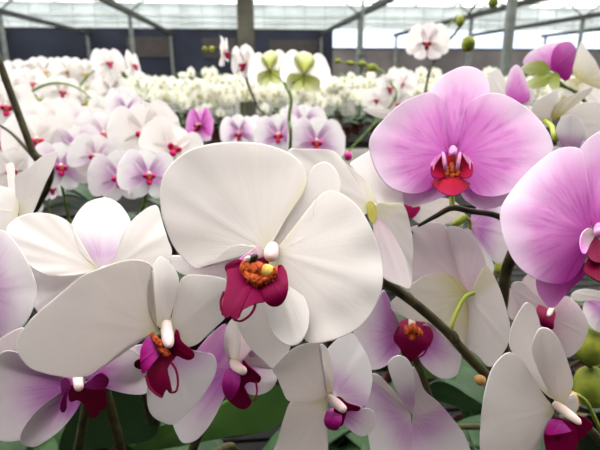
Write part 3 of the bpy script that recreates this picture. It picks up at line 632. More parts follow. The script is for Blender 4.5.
h.petal('white', [(18, 212), (16, 198), (15, 184), (16, 176), (28, 169), (40, 158), (50, 153), (58, 151), (56, 160), (52, 170), (46, 182), (40, 196), (34, 210), (28, 222)], (20, 210), .386, .370, cup=-.014)
h.pedicel([at(18, 212, .388), at(10, 222, .400), at(6, 230, .404)])
h.done()

# ---- plant 11: pale pink flower behind the pink branch
P11 = plant(.27, .76, 'pale pink orchid tucked behind the pink orchid and its thin side branch', 5)
spike(P11, [at(500, 380, .62), at(497, 300, .52), at(470, 236, .475)], (.0034, .0024))
h = Hero(P11, (468, 226, .455))
h.sepal('white', [(462, 226), (448, 224), (432, 226), (416, 222), (410, 212), (418, 202), (434, 198), (452, 200), (464, 212)], (460, 220), .456, .450, cup=.006)
h.petal('lilac', [(470, 222), (478, 206), (490, 200), (506, 206), (512, 226), (512, 252), (500, 263), (490, 258), (480, 244)], (474, 226), .455, .446, cup=.01)
h.petal('blush', [(466, 228), (474, 234), (484, 248), (494, 266), (488, 280), (474, 282), (464, 262), (460, 240)], (466, 232), .454, .450)
h.part('lip', Geo().petal([(404, 206), (412, 204), (420, 207), (418, 213), (411, 219), (406, 212)], (412, 208), .450, .446), ['lip'], .0006)
h.pedicel([at(470, 226, .458), at(470, 234, .472)])
h.done()
bud(P11, at(467, 216, .44), at(452, 226, .436), .0034, st=[at(470, 234, .470), at(470, 222, .45), at(466, 217, .441)])
bud(P11, at(502, 262, .46), at(498, 274, .455), .006, 'bud', st=[at(497, 300, .52), at(504, 276, .48), at(502, 263, .461)])
h = Hero(P11, (522, 300, .47), tilt=.035)
h.sepal('pale', [(520, 296), (510, 288), (502, 286), (506, 306), (512, 320), (520, 310)], (519, 298), .472, .466)
h.petal('pale', [(524, 296), (522, 282), (530, 274), (540, 280), (544, 296), (540, 312), (528, 310)], (525, 298), .47, .464)
h.pedicel([at(522, 300, .474), at(510, 306, .50), at(497, 306, .524)], .0016)
h.done()

# ---- plants 12-15: the cluster behind the pink orchid, top right
P12 = plant(.72, .90, 'pink orchid turned away, green-backed sepals showing, at the top right', 5)
spike(P12, [at(620, 240, .74), at(606, 140, .67), at(580, 96, .65), at(556, 84, .65)], (.0030, .0018), 'greenstem')
h = Hero(P12, (552, 72, .63))
h.sepal('greenback', [(550, 68), (543, 61), (534, 61), (526, 64), (521, 69), (527, 74), (538, 75), (547, 74)], (549, 70), .624, .612, cup=.01)
h.sepal('greenback', [(553, 74), (545, 73), (534, 77), (525, 83), (527, 89), (538, 88), (548, 84)], (551, 76), .624, .615, cup=.01)
h.sepal('greenback', [(556, 72), (560, 78), (558, 90), (553, 92), (549, 84), (551, 76)], (555, 74), .624, .620)
h.petal('pink', [(550, 70), (540, 66), (528, 67), (523, 63), (527, 55), (535, 49), (546, 44), (558, 42), (564, 44), (560, 56)], (552, 68), .63, .64, cup=.02)
h.petal('deep', [(552, 70), (551, 58), (555, 47), (563, 42), (571, 42), (576, 49), (574, 62), (571, 76), (566, 81), (558, 76)], (554, 70), .628, .622, cup=.03)
h.pedicel([at(553, 74, .626), at(562, 84, .64), at(572, 90, .652)], .0018)
h.done()
P13 = plant(.86, 1.00, 'creamy white orchid in the top right corner, tall pointed petal beside the pink one', 5)
spike(P13, [at(640, 260, .84), at(634, 140, .74), at(610, 96, .71), at(592, 84, .70)], (.0030, .0018), 'greenstem')
h = Hero(P13, (584, 78, .68))
h.petal('cream', [(578, 80), (573, 72), (575, 60), (578, 49), (582, 41), (586, 48), (590, 54), (596, 62), (601, 76), (603, 90), (592, 90), (583, 86)], (580, 80), .68, .685, cup=.02)
h.petal('white', [(578, 82), (590, 86), (604, 92), (614, 104), (606, 116), (592, 108), (582, 96)], (580, 84), .68, .66, cup=.01)
h.sepal('cream', [(578, 82), (572, 78), (566, 84), (564, 94), (570, 98), (576, 92)], (577, 83), .676, .670)
h.pedicel([at(580, 82, .684), at(588, 86, .70)], .0018)
h.done()
P14 = plant(.58, .92, 'lilac pink orchid peeping over the right shoulder of the big pink flower', 5)
spike(P14, [at(560, 240, .72), at(540, 140, .64), at(522, 100, .61)], (.0030, .0018), 'greenstem')
h = Hero(P14, (514, 100, .59))
h.petal('pink', [(512, 102), (506, 94), (507, 80), (511, 69), (517, 65), (523, 72), (528, 86), (530, 98), (522, 104)], (516, 102), .59, .60, cup=.03)
h.petal('white', [(510, 104), (498, 100), (490, 92), (486, 82), (490, 73), (497, 69), (502, 74), (506, 84), (510, 96)], (508, 102), .592, .60, cup=.02)
h.sepal('pale', [(514, 104), (522, 98), (530, 88), (534, 94), (530, 106), (520, 112)], (516, 104), .592, .60)
h.pedicel([at(514, 102, .594), at(522, 102, .608)], .0016)
h.done()
P15 = plant(.62, .74, 'white orchid with long narrow petals spread above the cut-off pink flower', 5)
spike(P15, [at(640, 300, .66), at(620, 180, .58), at(590, 140, .54), at(562, 124, .52)], (.0030, .0018), 'greenstem')
h = Hero(P15, (556, 118, .50))
h.sepal('white', [(552, 120), (540, 120), (532, 112), (534, 104), (542, 97), (551, 92), (558, 89), (558, 97), (556, 108)], (553, 117), .50, .49, cup=.02)
h.sepal('cream', [(554, 120), (550, 112), (560, 101), (574, 94), (586, 89), (593, 87), (589, 94), (578, 103), (566, 112)], (555, 117), .498, .485, cup=.02)
h.petal('white', [(560, 120), (570, 108), (586, 102), (604, 104), (618, 118), (614, 142), (596, 146), (574, 136)], (562, 122), .502, .51, cup=.01)
h.petal('white', [(552, 122), (544, 128), (532, 128), (524, 120), (520, 108), (530, 106), (542, 112)], (552, 121), .502, .51)
h.pedicel([at(545, 121, .495), at(552, 127, .47), at(556, 140, .46), at(570, 136, .52)], .0022)
h.done()
g = Geo(); g.petal([(556, 142), (557, 126), (563, 117), (574, 115), (583, 123), (586, 140), (580, 150), (564, 150)], (570, 150), .46, .45, cup=.05)
g.petal([(557, 142), (559, 128), (566, 120), (574, 119), (582, 128), (584, 144), (574, 150), (562, 150)], (570, 150), .462, .468, cup=-.05)
g.obj('bud', [M['blush']], P15, P15.location, .0006)
P16 = plant(.20, .96, 'small white orchid whose single petal tip peeks out left of the pink flower', 4)
spike(P16, [at(396, 200, .72), at(396, 150, .66), at(394, 124, .62)], (.0026, .0018), 'greenstem')
h = Hero(P16, (392, 118, .60))
h.petal('white', [(396, 116), (386, 119), (376, 117), (366, 112), (364, 109), (378, 108), (390, 110)], (394, 114), .60, .58, cup=.02)
h.sepal('white', [(396, 116), (404, 108), (414, 110), (412, 122), (402, 128)], (398, 117), .602, .61)
h.pedicel([at(394, 116, .602), at(394, 124, .618)], .0016)
h.done()

# ---- single long leaves seen between the flowers
def near_leaf(p, outline, base, db, dt, mat='leaf'):
    g = Geo().petal(outline, base, db, dt, cup=-.03, n=48, rings=8)
    return g.obj('leaf', [M[mat]], p, p.location, .0016)
near_leaf(P1, [(60, 452), (78, 402), (100, 380), (130, 386), (150, 400), (160, 420), (150, 440), (110, 446)], (80, 446), .50, .46)
near_leaf(P2, [(132, 452), (160, 426), (200, 416), (240, 396), (266, 378), (284, 386), (293, 402), (286, 420), (262, 432), (220, 438), (180, 446)], (150, 446), .50, .44, 'leaflight')
near_leaf(P3, [(410, 384), (424, 386), (436, 381), (450, 384), (468, 395), (486, 408), (470, 410), (454, 406), (438, 400), (420, 394)], (484, 407), .50, .46)
near_leaf(P3, [(408, 360), (420, 352), (436, 362), (446, 374), (430, 378), (414, 372)], (444, 374), .48, .44, 'leaflight')
near_leaf(P6, [(560, 460), (566, 436), (580, 420), (600, 412), (620, 420), (620, 460)], (600, 456), .42, .40)
spike2(P9, [at(74, 470, .46), at(82, 430, .43), at(88, 396, .40)], [.0042, .0036])
spike2(P8, [at(126, 470, .46), at(116, 430, .42), at(104, 385, .39)], [.0046, .004])
# ================================================================== free-standing flower models (middle distance)
_cache = {}
def flower_model(pm, sm, lm, seed=0):
    k = (pm, sm, lm, seed)
    if k in _cache: return _cache[k]
    rr = random.Random(seed); w = .02
    def data(g, mats, nm):
        o = g.obj(nm, [M[m] for m in mats]); d = o.data; bpy.data.objects.remove(o); return d
    g = Geo()
    g.local_petal(rr.uniform(-.08, .08), .48, .21, cup=.25, curl=.12, wav=w, tipw=.55)
    for s in (-1, 1): g.local_petal(math.pi - s * .72, .45, .19, cup=.25, curl=.16, wav=w, tipw=.55)
    d = {'flower': data(g, [sm], 'flower')}
    for s in (-1, 1):
        d['petal%d' % s] = data(Geo().local_petal(s * 1.30, .52, .36, cup=.12, curl=-.10 + rr.uniform(0, .12), wav=w, tipw=.62, off=.01, lean=.06), [pm], 'petal')
    g = Geo()
    for s in (-1, 1): g.blob((s * .03, -.05, -.03), (s * .085, -.17, .0), .048, 0, 10, 7)
    g.blob((0, -.06, -.05), (0, -.19, -.16), .055, 0, 10, 8)
    g.blob((0, -.09, -.02), (0, -.18, -.07), .04, 1, 10, 7)
    d['lip'] = data(g, lm if isinstance(lm, tuple) else (lm, 'callus'), 'lip')
    d['column'] = data(Geo().tube([(0, .01, .03), (0, -.08, .035), (0, -.14, .015), (0, -.15, .01)], [.03, .04, .036, .01], 10, 0, 4), ['column'], 'column')
    _cache[k] = d; return d
KIND = {'lilac': ('lilac', 'blush', 'lipmid'), 'white': ('white', 'white', 'lipmid'), 'pale': ('blush', 'pale', 'lipmid'), 'yellowlip': ('white', 'white', ('yellow', 'yellow')),
        'purple': ('deep', 'pink', 'lipred'), 'pink': ('pink', 'pink', 'lipred'), 'greenback': ('white', 'greenback', ('pedicel', 'yellow')), 'redlip': ('white', 'pale', 'lipred')}
def orient(pt, yaw, pitch, roll):
    """front turned to the lens, then yaw (degrees, + = to the picture's right), pitch (+ = upwards), roll"""
    to = (CAM - pt).normalized(); x = Vector((0, 0, 1)).cross(-to).normalized() * -1; x = (-to).cross(Vector((0, 0, 1))).normalized()
    z = x.cross(-to).normalized()
    B = Matrix((x, -to, z)).transposed()       # columns: right, away, up
    rad = math.radians
    return B @ (Matrix.Rotation(rad(yaw), 3, 'Z') @ Matrix.Rotation(rad(-pitch), 3, 'X') @ Matrix.Rotation(rad(roll), 3, 'Y'))
def mid_flower(p, kind, px, py, d, wpx, yaw=0, pitch=5, roll=0, seed=None, attach=None, ped='pedicel'):
    m = flower_model(*KIND[kind], seed=(R.randrange(3) if seed is None else seed))
    pt = at(px, py, d); sc = wpx * d / F / 1.0
    f = bpy.data.objects.new('flower', m['flower']); COL.objects.link(f); f.parent = p
    B = orient(pt, yaw, pitch, roll)
    f.matrix_local = Matrix.Translation(pt - p.location) @ B.to_4x4() @ Matrix.Scale(sc, 4)
    sol = lambda o, t: None
    for n, dn in (('petal', 'petal-1'), ('petal', 'petal1'), ('lip', 'lip'), ('column', 'column')):
        c = bpy.data.objects.new(n, m[dn]); COL.objects.link(c); c.parent = f
    back = pt + B @ Vector((0, .12 * sc, 0))
    if attach is not None:
        inv = (Matrix.Translation(pt) @ B.to_4x4() @ Matrix.Scale(sc, 4)).inverted()
        a = inv @ attach; b = Vector((0, .02, 0)); mid = Vector((0, .25, 0)).lerp(a, .35)
        g = Geo().tube([b, mid, a], [.0013 / sc, .0012 / sc, .0013 / sc], 6, 0, 5)
        o = g.obj('pedicel', [M[ped]], f)
    return f
def mid_plant(x, y, label, flowers, stem=None, group=None, leaves=7, mat='greenstem', r=(.0026, .0016), up=.0, name='orchid_plant', buds=()):
    """flowers: (kind, px, py, d, width_px, yaw, pitch, roll) from the lowest on the stem to the tip; stem: extra points before them"""
    p = plant(x, y, label, leaves, group, name)
    att = []
    for f in flowers:
        pt = at(f[1], f[2], f[3]); w = f[4] * f[3] / F
        away = (pt - CAM).normalized()
        att.append(pt + away * w * .45 + Vector((0, 0, up)))
    pts = ([at(*s) for s in stem] if stem else []) + ([] if stem and len(stem) > 1 and stem[-1] is None else att)
    spike(p, pts, r, mat)
    for f, a in zip(flowers, att): mid_flower(p, *f, attach=a)
    for b in buds:
        px, py, d, wpx = b[:4]; pt = at(px, py, d); rr = wpx * d / F / 2
        bud(p, pt + Vector((0, 0, rr * 1.1)), pt - Vector((0, 0, rr * 1.2)), rr, b[4] if len(b) > 4 else 'bud')
    return p

# ---- left cluster, half a metre to a metre behind the near flowers
mid_plant(-.14, 1.02, 'white orchid with one round open flower, its magenta lip just above the largest bloom', [('white', 145, 134, .80, 70, -12, 8, -8, 0), ('white', 172, 150, .76, 66, 24, 20, 30, 1), ('white', 160, 150, .79, 50, 0, 30, -20, 2)])
mid_plant(-.24, .90, 'lilac flushed orchid with two flowers overlapping beside the largest bloom', [('lilac', 148, 176, .66, 58, 10, 4, 6, 1), ('lilac', 120, 178, .70, 60, -14, 2, -4, 2), ('pale', 96, 158, .74, 52, -10, 10, 14, 1)])
mid_plant(-.46, .94, 'white orchid with magenta throat behind the thick dark stem at the left', [('white', 36, 142, .78, 60, 8, 12, 4, 0), ('white', 14, 172, .74, 52, -20, 4, 0, 2), ('white', 46, 128, .84, 60, 14, 16, 0, 1)], stem=[(-8, 240, .80)])
mid_plant(-.36, 1.06, 'blush orchid between the pointed white petals and the round open flower', [('lilac', 60, 168, .74, 56, 12, 6, 10, 0), ('lilac', 78, 148, .80, 50, -8, 10, -6, 1), ('pale', 104, 136, .86, 56, 6, 14, 0, 2), ('pale', 84, 128, .88, 50, -6, 16, 10, 1)])
mid_plant(-.40, 1.24, 'pale pink orchid low behind the left cluster with a small magenta lip', [('lilac', 98, 168, .86, 42, 14, 0, 10, 2), ('pale', 50, 188, .82, 34, 40, -20, 0, 0)])
mid_plant(-.56, 1.08, 'blush orchid cut by the left edge beside the thick dark stem', [('lilac', -2, 142, .86, 44, 10, 4, 0, 1), ('pale', 20, 205, .8, 40, 0, 0, 0, 1)])
# ---- dark leaning stem at far left
p = plant(-.48, .80, 'leafy orchid whose thick bare dark stem leans across the left edge', 5)
spike(p, [at(46, 190, .66), at(32, 150, .64), at(14, 102, .63), at(-4, 52, .62), at(-14, 20, .61)], (.0045, .0038))
spike2(p, [at(36, 160, .645), at(24, 146, .65), at(10, 132, .66), at(-6, 122, .67)], [.0026, .0016])
# ---- purple flower
mid_plant(-.06, 1.28, 'orchid with a single deep purple flower beside the white far rows', [('purple', 201, 126, 1.0, 40, -48, 6, 0, 0)])
# ---- white-lilac flowers above the largest bloom
mid_plant(.02, 1.22, 'lilac flushed orchid with three facing flowers above the largest bloom', [('lilac', 316, 143, .88, 56, 6, 6, 4, 0), ('lilac', 279, 136, .92, 48, -10, 6, -4, 1), ('lilac', 303, 126, .98, 48, 10, 8, 6, 2)], buds=[(348, 156, .88, 8, 'magbud')])
mid_plant(-.06, 1.46, 'pale lilac orchid with nodding flowers just right of the purple one', [('lilac', 240, 133, 1.06, 40, -20, -14, 0, 1), ('pale', 258, 132, 1.1, 34, 30, -10, 20, 2)])
# ---- flowers seen from behind on green stems
p = plant(.06, 1.10, 'tall green-stemmed orchid with two white flowers seen from behind', 4)
spike(p, [at(290, 150, .86), at(289, 120, .84), at(291, 98, .83), at(284, 82, .83), at(280, 70, .83), at(284, 58, .83)], (.0028, .0020), 'greenstem')
for a in (('greenback', 304, 74, .80, 50, 168, 20, 180 - 188, 0), ('greenback', 270, 70, .86, 42, 200, 16, 8, 1)): mid_flower(p, *a, attach=at(288, 86, .83))
p = plant(-.05, 1.66, 'slim orchid with a white flower turned left on a thin dark stem', 4)
spike(p, [at(263, 128, 1.2), at(257, 106, 1.2), at(248, 84, 1.2), at(244, 66, 1.2), at(234, 54, 1.2), at(216, 48, 1.2), at(204, 49, 1.2)], (.0030, .0014), 'spike')
mid_flower(p, 'white', 246, 64, 1.18, 40, -50, -6, 0, 0, attach=at(246, 74, 1.2)); mid_flower(p, 'white', 223, 53, 1.19, 34, 78, 0, 0, 1, attach=at(232, 53, 1.2))
for b in ((212, 49, 1.2, 6), (205, 49, 1.2, 5)):
    pt = at(*b[:3]); bud(p, pt + Vector((.006, 0, 0)), pt - Vector((.007, 0, 0)), b[3] * b[2] / F / 2)
# ---- small white flower with red lip, upper right, tall twig with buds
p = plant(.46, 1.44, 'tall orchid with one small red-lipped white flower and round buds above the pink orchid', 4)
spike(p, [at(424, 100, 1.25), at(432, 66, 1.24), at(442, 48, 1.24), at(456, 32, 1.24), at(470, 12, 1.24), at(484, -6, 1.24)], (.0034, .0022), 'spike')
mid_flower(p, 'redlip', 428, 43, 1.22, 42, -10, 0, 0, 0, attach=at(438, 54, 1.24))
for px, py, w in ((468, 44, 14), (460, 21, 9), (493, 2, 10)):
    pt = at(px, py, 1.23); rr = w * 1.23 / F / 2
    bud(p, pt + Vector((0, 0, rr * 1.1)), pt - Vector((0, 0, rr * 1.1)), rr, st=[at(px - 12 if px < 470 else 482, py - 9 if px > 462 else py + 6, 1.24), at(px - 4, py - 5, 1.235), pt + Vector((0, 0, rr))])
# ---- budded green twig and magenta lip behind the pink flower
p = plant(.30, 2.02, 'white orchid with a budded green twig pointing left behind the pink orchid', 4)
spike(p, [at(392, 104, 1.9), at(390, 82, 1.9), at(380, 70, 1.9), at(360, 64, 1.9), at(338, 62, 1.9)], (.004, .0025), 'greenstem')
for px, py, w in ((372, 68, 8), (362, 64, 6), (350, 63, 5), (338, 61, 5)):
    pt = at(px, py, 1.9); rr = w * 1.9 / F / 2; bud(p, pt + Vector((rr * 1.5, 0, 0)), pt - Vector((rr * 1.5, 0, 0)), rr)
for a in (('white', 388, 88, 1.9, 30, 40, 0, 0, 0), ('white', 402, 84, 1.95, 30, -10, 0, 0, 1), ('white', 376, 100, 1.95, 26, 10, 0, 0, 2), ('white', 398, 104, 1.95, 26, 0, 0, 0, 0)): mid_flower(p, *a, attach=at(391, 94, 1.9))
# ---- more plants on the near bench filling the gaps behind
fill = [(-.68, 1.30, 'white', (6, 108, 1.00, 56)), (-.55, 1.44, 'pale', (34, 122, 1.1, 44)), (-.46, 1.60, 'white', (62, 118, 1.2, 44)), (-.30, 1.50, 'lilac', (126, 112, 1.25, 40)),
        (-.24, 1.74, 'yellowlip', (105, 112, 1.45, 34))]
for (x, y, kd, f), lb in zip(fill, ('white orchid at the left edge above the leaning dark stem', 'pale orchid just right of the leaning dark stem', 'white orchid third from the left edge under the arching green twigs',
        'lilac tinged orchid above the round open flower', 'white orchid with small round cream bloom under the arching green twigs')):
    mid_plant(x, y, lb, [(kd,) + f + (R.uniform(-20, 20), 8, R.uniform(-10, 10))], leaves=7)
# arching green twigs with white flowers, upper left
def arch(x, y, label, path, fl, buds_=(), r=(.004, .002)):
    p = plant(x, y, label, 4)
    spike(p, [at(*q) for q in path], r, 'greenstem')
    for f in fl:
        pt = at(*f[1:4]); near = min((at(*q) for q in path), key=lambda c: (c - pt).length)
        mid_flower(p, *f, attach=near)
    for px, py, d, w in buds_:
        pt = at(px, py, d); rr = w * d / F / 2; bud(p, pt + Vector((0, 0, rr * 1.3)), pt - Vector((0, 0, rr * 1.3)), rr)
arch(-.82, 1.90, 'arching green twigs of a white orchid beyond the leaning dark stem', [(4, 128, 1.5), (16, 108, 1.5), (34, 90, 1.5), (56, 83, 1.5), (78, 88, 1.5), (92, 100, 1.5)],
     [('white', 30, 84, 1.56, 34, 20, 10, 0, 0), ('white', 10, 92, 1.5, 40, -10, 6, 10, 1), ('white', 62, 92, 1.56, 34, 10, 0, 10, 2), ('white', 84, 104, 1.54, 30, -10, -10, 0, 0)], [(40, 104, 1.5, 9), (88, 106, 1.5, 9), (34, 98, 1.5, 7)])
arch(-.62, 2.10, 'white orchid with one dark arched stem and two tall petals beside the far rows', [(70, 120, 1.8), (78, 90, 1.8), (92, 72, 1.8), (108, 70, 1.8), (120, 80, 1.8), (126, 94, 1.8)],
     [('white', 108, 64, 1.76, 34, 24, 20, 0, 0), ('white', 132, 66, 1.8, 32, 68, 10, 10, 1), ('white', 112, 92, 1.8, 36, -14, -20, 0, 2), ('pale', 122, 104, 1.7, 36, 30, 0, 0, 0)], [(60, 104, 1.8, 8)])
arch(-1.0, 2.14, 'white orchid behind the arching green twigs, blooms massed at the left edge', [(30, 120, 1.9), (34, 96, 1.9), (44, 80, 1.9), (60, 72, 1.9), (80, 70, 1.9)],
     [('yellowlip', 20, 76, 1.9, 34, 0, 0, 0, 0), ('yellowlip', 44, 72, 1.94, 32, 10, 0, 0, 1), ('yellowlip', 68, 72, 1.9, 32, 14, 6, 0, 2), ('yellowlip', 86, 74, 1.9, 30, -8, 0, 0, 0), ('yellowlip', 52, 94, 1.9, 32, 0, 0, 0, 1), ('yellowlip', 26, 104, 1.9, 30, 4, 0, 0, 2)])
# ================================================================== far benches with rows of white orchids
def far_flower_mesh(seed):
    rr = random.Random(seed); g = Geo()
    g.local_petal(0, .48, .17, cup=.2, curl=.1, ns=4, nt_=4, tipw=.55)
    for s in (-1, 1): g.local_petal(math.pi - s * .75, .46, .15, cup=.2, curl=.14, ns=4, nt_=4, tipw=.55)
    for s in (-1, 1): g.local_petal(s * 1.36, .5, .30, cup=.1, curl=-.08 + rr.uniform(0, .1), ns=4, nt_=4, tipw=.62)
    g.blob((0, -.04, .04), (0, -.18, -.18), .095, 1, 6, 5)
    o = g.obj('flower', [M['farwhite'], M['faryellow']]); d = o.data; bpy.data.objects.remove(o); return d
FARF = [far_flower_mesh(k) for k in range(3)]
def far_foliage(seed):
    rr = random.Random(seed); g = Geo()
    for k in range(5):
        a = k * 2.5 + rr.uniform(0, .5); L = rr.uniform(.14, .2); m0 = len(g.v)
        for i in range(5):
            x = i / 4; w = .03 * max(.1, math.sin(math.pi * min(1, x * .9 + .08)) ** .6)
            for t in (-1, 0, 1):
                g.v.append(Vector((math.cos(a) * L * x - math.sin(a) * w * t, math.sin(a) * L * x + math.cos(a) * w * t, POT_H + L * (.7 * x - .55 * x * x) + abs(t) * .008))); g.uv.append((0, 0))
        for i in range(4):
            for j in range(2):
                q = m0 + i * 3 + j; g.f.append((q, q + 1, q + 4, q + 3)); g.mi.append(0)
    o = g.obj('foliage', [M['leaf']]); d = o.data; bpy.data.objects.remove(o); return d
FOL = [far_foliage(k) for k in range(3)]
def far_spike(seed):
    rr = random.Random(seed); s = rr.choice((-1, 1)); lean = rr.uniform(.06, .12) * s; top = rr.uniform(.50, .60)
    g = Geo(); pts = [Vector((0, 0, .09)), Vector((lean * .1, -.01, .25)), Vector((lean * .3, -.02, top - .08)), Vector((lean * .9, -.04, top)), Vector((lean * 1.6, -.06, top - .07))]
    g.tube(pts, [.004, .003, .0025, .002], 5, 0, 3)
    sp = []
    n = rr.randint(7, 10)
    for k in range(n):
        t = k / (n - 1); base = pts[2].lerp(pts[3], t * 2) if t < .5 else pts[3].lerp(pts[4], t * 2 - 1)
        sp.append((base + Vector((rr.uniform(-.06, .06) + (-1) ** k * .035, -.03 + rr.uniform(-.03, .04), rr.uniform(-.17, .03) - .02)), rr.uniform(-.7, .7), rr.uniform(-.3, .2), rr.uniform(.092, .122)))
    o = g.obj('flower_spike', [M['greenstem']]); d = o.data; bpy.data.objects.remove(o); return d, sp
SPK = [far_spike(k) for k in range(6)]
BENCH_FAR = .76
def far_plant(x, y, label, group, n, z=BENCH_FAR):
    p = empty('orchid_plant', (x, y, z), label, 'orchid', group)
    shared('pot', POTMESH, p); shared('foliage', FOL[n % 3], p, rot=(0, 0, R.uniform(0, 6)))
    for s in ((n % 6), ((n * 5 + 2) % 6)):
        d, sp = SPK[s]; a = R.uniform(-.5, .5)
        shared('flower_spike', d, p, rot=(0, 0, a))
        Rz = Matrix.Rotation(a, 3, 'Z')
        for pos, yw, pt, sc in sp:
            shared('flower', FARF[R.randrange(3)], p, Rz @ pos, (pt, 0, yw + a * .3), sc)
n = 0
for y, k0 in ((4.75, 0), (5.15, 1), (5.6, 2), (6.1, 3), (6.7, 4)):
    x = -3.0 - .1 * k0
    while x < 4.2 + .3 * k0:
        if not (abs(x) < .19 and 5.75 < y < 6.4):
            side = 'left' if x < -.02 else 'right'
            lb = ('white many-bloomed orchid, front row of far bench, %s of grey post' if k0 == 0 else 'white many-bloomed orchid, rear rows of far bench, %s of grey post') % side
            gr = 'white orchids, %s of the far bench, %s of the post' % ('front row' if k0 == 0 else 'rear rows', side)
            far_plant(x + R.uniform(-.03, .03), y + R.uniform(-.03, .03), lb, gr, n); n += 1
        x += .30 + .02 * k0
# ================================================================== benches
def bench(x0, x1, y0, y1, z, label, name='potting_bench'):
    p = empty(name, ((x0 + x1) / 2, (y0 + y1) / 2, 0), label, 'bench')
    g = Geo(); y = y0
    while y < y1 - .02: g.box((x0, y, z - .012), (x1, y + .04, z)); y += .05
    g.obj('slatted_top', M['mesh'], p, p.location).data.shade_flat()
    for a, b in (((x0 - .03, y0 - .03), (x1 + .03, y0)), ((x0 - .03, y1), (x1 + .03, y1 + .03)), ((x0 - .03, y0), (x0, y1)), ((x1, y0), (x1 + .03, y1))):
        Geo().box((a[0], a[1], z - .05), (b[0], b[1], z + .015)).obj('edge_rail', M['mesh'], p, p.location).data.shade_flat()
    n = max(2, int((x1 - x0) / 1.6) + 1)
    for i in range(n):
        xx = x0 + .06 + (x1 - x0 - .12) * i / (n - 1)
        for yy in (y0 + .06, y1 - .06): Geo().tube([(xx, yy, 0), (xx, yy, z - .012)], .02, 10, 0, 1, False).obj('leg', M['steel'], p, p.location)
bench(-1.25, 1.25, .24, 2.34, BENCH_Z, 'slatted metal bench under the near orchids')
bench(-3.7, -.14, 4.5, 7.1, BENCH_FAR, 'long slatted bench under the far white rows left of the grey post', 'potting_bench')
bench(.14, 6.2, 4.5, 7.1, BENCH_FAR, 'long slatted bench under the far white rows right of the grey post', 'potting_bench')

# ================================================================== greenhouse
def struct(name, g, mats, flat=True):
    o = g.obj(name, mats); o['kind'] = 'structure'
    if flat: o.data.shade_flat()
    return o
YB = 30.0
struct('floor', Geo().box((-16, -8, -.1), (26, YB + .3, 0)), M['floor'])
struct('ceiling', Geo().box((-16, -8, 4.86), (26, YB, 4.865)), M['film'])
_t = [0]
def trim(g, m):
    _t[0] += 1; return struct('trim_%d' % _t[0], g, m)
def wall_pt(px, py):                        # a picture position on the back wall plane
    r = at(px, py, 1) - CAM; k = YB / r.y; return CAM + r * k
zt = wall_pt(100, 27).z; xr = wall_pt(333, 40).x; zo = wall_pt(400, 33).z; zs = wall_pt(420, 49).z
struct('wall_back', Geo().box((-16, YB, 0), (xr, YB + .15, zt)), M['wall'])
struct('wall_back_right', Geo().box((xr, YB, 0), (26, YB + .15, zs)), M['wallgrey'])
struct('wall_light_block', Geo().box((-16, -1.75, 0), (26, -1.6, 4.86)), M['wallgrey'])  # added unseen wall behind the camera, blocks low light from the front
struct('wall_gable', Geo().box((-16, YB + .05, zt), (26, YB + .06, 4.86)), M['gable'])
# dark windows in the cladding
for i, (a, b, c, d) in enumerate(((128, 37, 172, 57), (203, 38, 236, 58), (270, 40, 318, 66))):
    p0 = wall_pt(a, d); p1 = wall_pt(c, b)
    struct('window_%d' % (i + 1), Geo().box((p0.x, YB - .06, p0.z), (p1.x, YB, p1.z)), M['winframe'])
# horizontal rails and bars of the gable
for z in (zt, zt + .3, zt + .62, 4.8): trim(Geo().box((-16, YB - .05, z - .04), (26, YB + .03, z + .04)), M['bar'])
trim(Geo().box((xr, YB - .02, zs - .05), (26, YB + .16, zs + .06)), M['beam'])
g = Geo(); x = -15.5
while x < 26: g.box((x - .025, YB - .03, zt), (x + .025, YB + .02, 4.86)); x += 1.1
trim(g, M['bar'])
# longitudinal gutter beams with posts
HB = CAM.z + 1.96
for x in (-12.4, -8.2, -3.95, 4.05, 8.2, 12.5, 16.8):
    trim(Geo().box((x - .08, -4, HB - .08), (x + .08, YB, HB + .08)), M['beam'])
    for y in (8.2, 19.6, 29.6): trim(Geo().box((x - .06, y - .06, 0), (x + .06, y + .06, HB - .08)), M['steel'])
    for y in (8.2, 19.6):                   # braces between the beam and the roof
        trim(Geo().tube([(x, y, HB), (x + 2.0, y, 4.8)], .035, 8, 0, 1, False), M['steel'])
        trim(Geo().tube([(x, y, HB), (x - 2.0, y, 4.8)], .035, 8, 0, 1, False), M['steel'])
# purlins of the roof, every 2.4 m, and glazing bars
for k in range(13): trim(Geo().box((-16, k * 2.4 - .03, 4.78), (26, k * 2.4 + .03, 4.855)), M['steel'])
for k in range(20): trim(Geo().box((-16 + k * 2.1, -8, 4.80), (-15.95 + k * 2.1, YB, 4.856)), M['steel'])
# the grey post in the middle of the far bench gap
struct('trim_post', Geo().box((-.09, 6.0, 0), (.09, 6.16, 4.8)), M['post'])
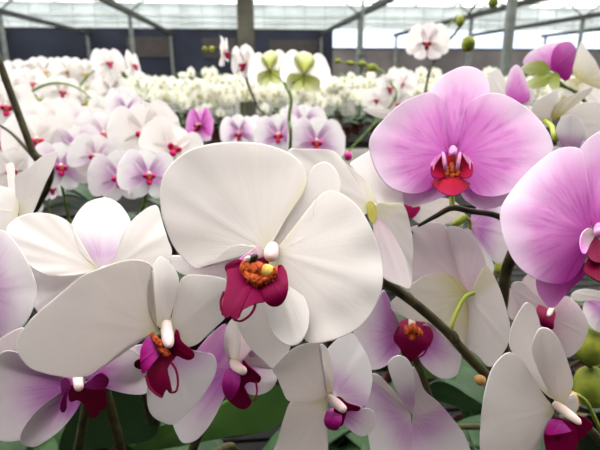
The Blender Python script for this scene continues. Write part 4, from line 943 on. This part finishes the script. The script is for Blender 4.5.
# slim post with a dark box on it
q = CAM + (at(362, 60, 1) - CAM) * (12.0 / (at(362, 60, 1) - CAM).y)
p = empty('utility_post', (q.x, q.y + .095, 0), 'slim steel post carrying a small black box, right of the thick grey post', 'post')
Geo().tube([(q.x, q.y + .095, 0), (q.x, q.y + .095, 4.8)], .035, 10, 0, 1, False).obj('pole', M['steel'], p, p.location)
b = Geo().box(q - Vector((.07, .06, .10)), q + Vector((.07, .065, .10))).obj('control_box', M['black'], p, p.location); b.data.shade_flat()
Geo().box(q + Vector((-.05, -.066, -.02)), q + Vector((.05, -.059, .06))).obj('cover', M['steel'], b, p.location).data.shade_flat()

# ================================================================== camera, daylight
cd = bpy.data.cameras.new('camera'); cam = bpy.data.objects.new('camera', cd); COL.objects.link(cam)
cam.matrix_world = Matrix.Translation(CAM) @ Matrix((RIGHT, UP, -FWD)).transposed().to_4x4()
cd.sensor_width = 36; cd.lens = 36 * F / 600; cd.clip_start = .01; cd.clip_end = 200
cd.dof.use_dof = True; cd.dof.focus_distance = .272; cd.dof.aperture_fstop = 15.5
S.camera = cam
w = bpy.data.worlds.new('sky'); S.world = w; w.use_nodes = True; nt = w.node_tree; nt.nodes.clear()
tc = nd(nt, 'ShaderNodeTexCoord'); sp = nd(nt, 'ShaderNodeSeparateXYZ'); nt.links.new(tc.outputs['Generated'], sp.inputs[0])
c = ramp(nt, sp.outputs[2], [(0, (.22, .26, .33)), (.10, (.30, .34, .40)), (.45, (.48, .49, .49)), (1, (1, 1, .985))])
bg = nd(nt, 'ShaderNodeBackground', Strength=2.6); nt.links.new(c, bg.inputs[0])
nt.links.new(bg.outputs[0], nd(nt, 'ShaderNodeOutputWorld').inputs[0])
sd = bpy.data.lights.new('sun', 'SUN'); sd.energy = 3.6; sd.angle = math.radians(35); sd.color = (1, .985, .96)
so = bpy.data.objects.new('sun', sd); COL.objects.link(so); so.rotation_euler = Vector((.12, -.35, -1)).to_track_quat('-Z', 'Y').to_euler()
S.view_settings.view_transform = 'Standard'; S.view_settings.look = 'None'; S.view_settings.gamma = 1; S.view_settings.use_curve_mapping = False
S.view_settings.exposure = 1.25
S.cycles.max_bounces = 10; S.cycles.transparent_max_bounces = 16; S.cycles.diffuse_bounces = 6
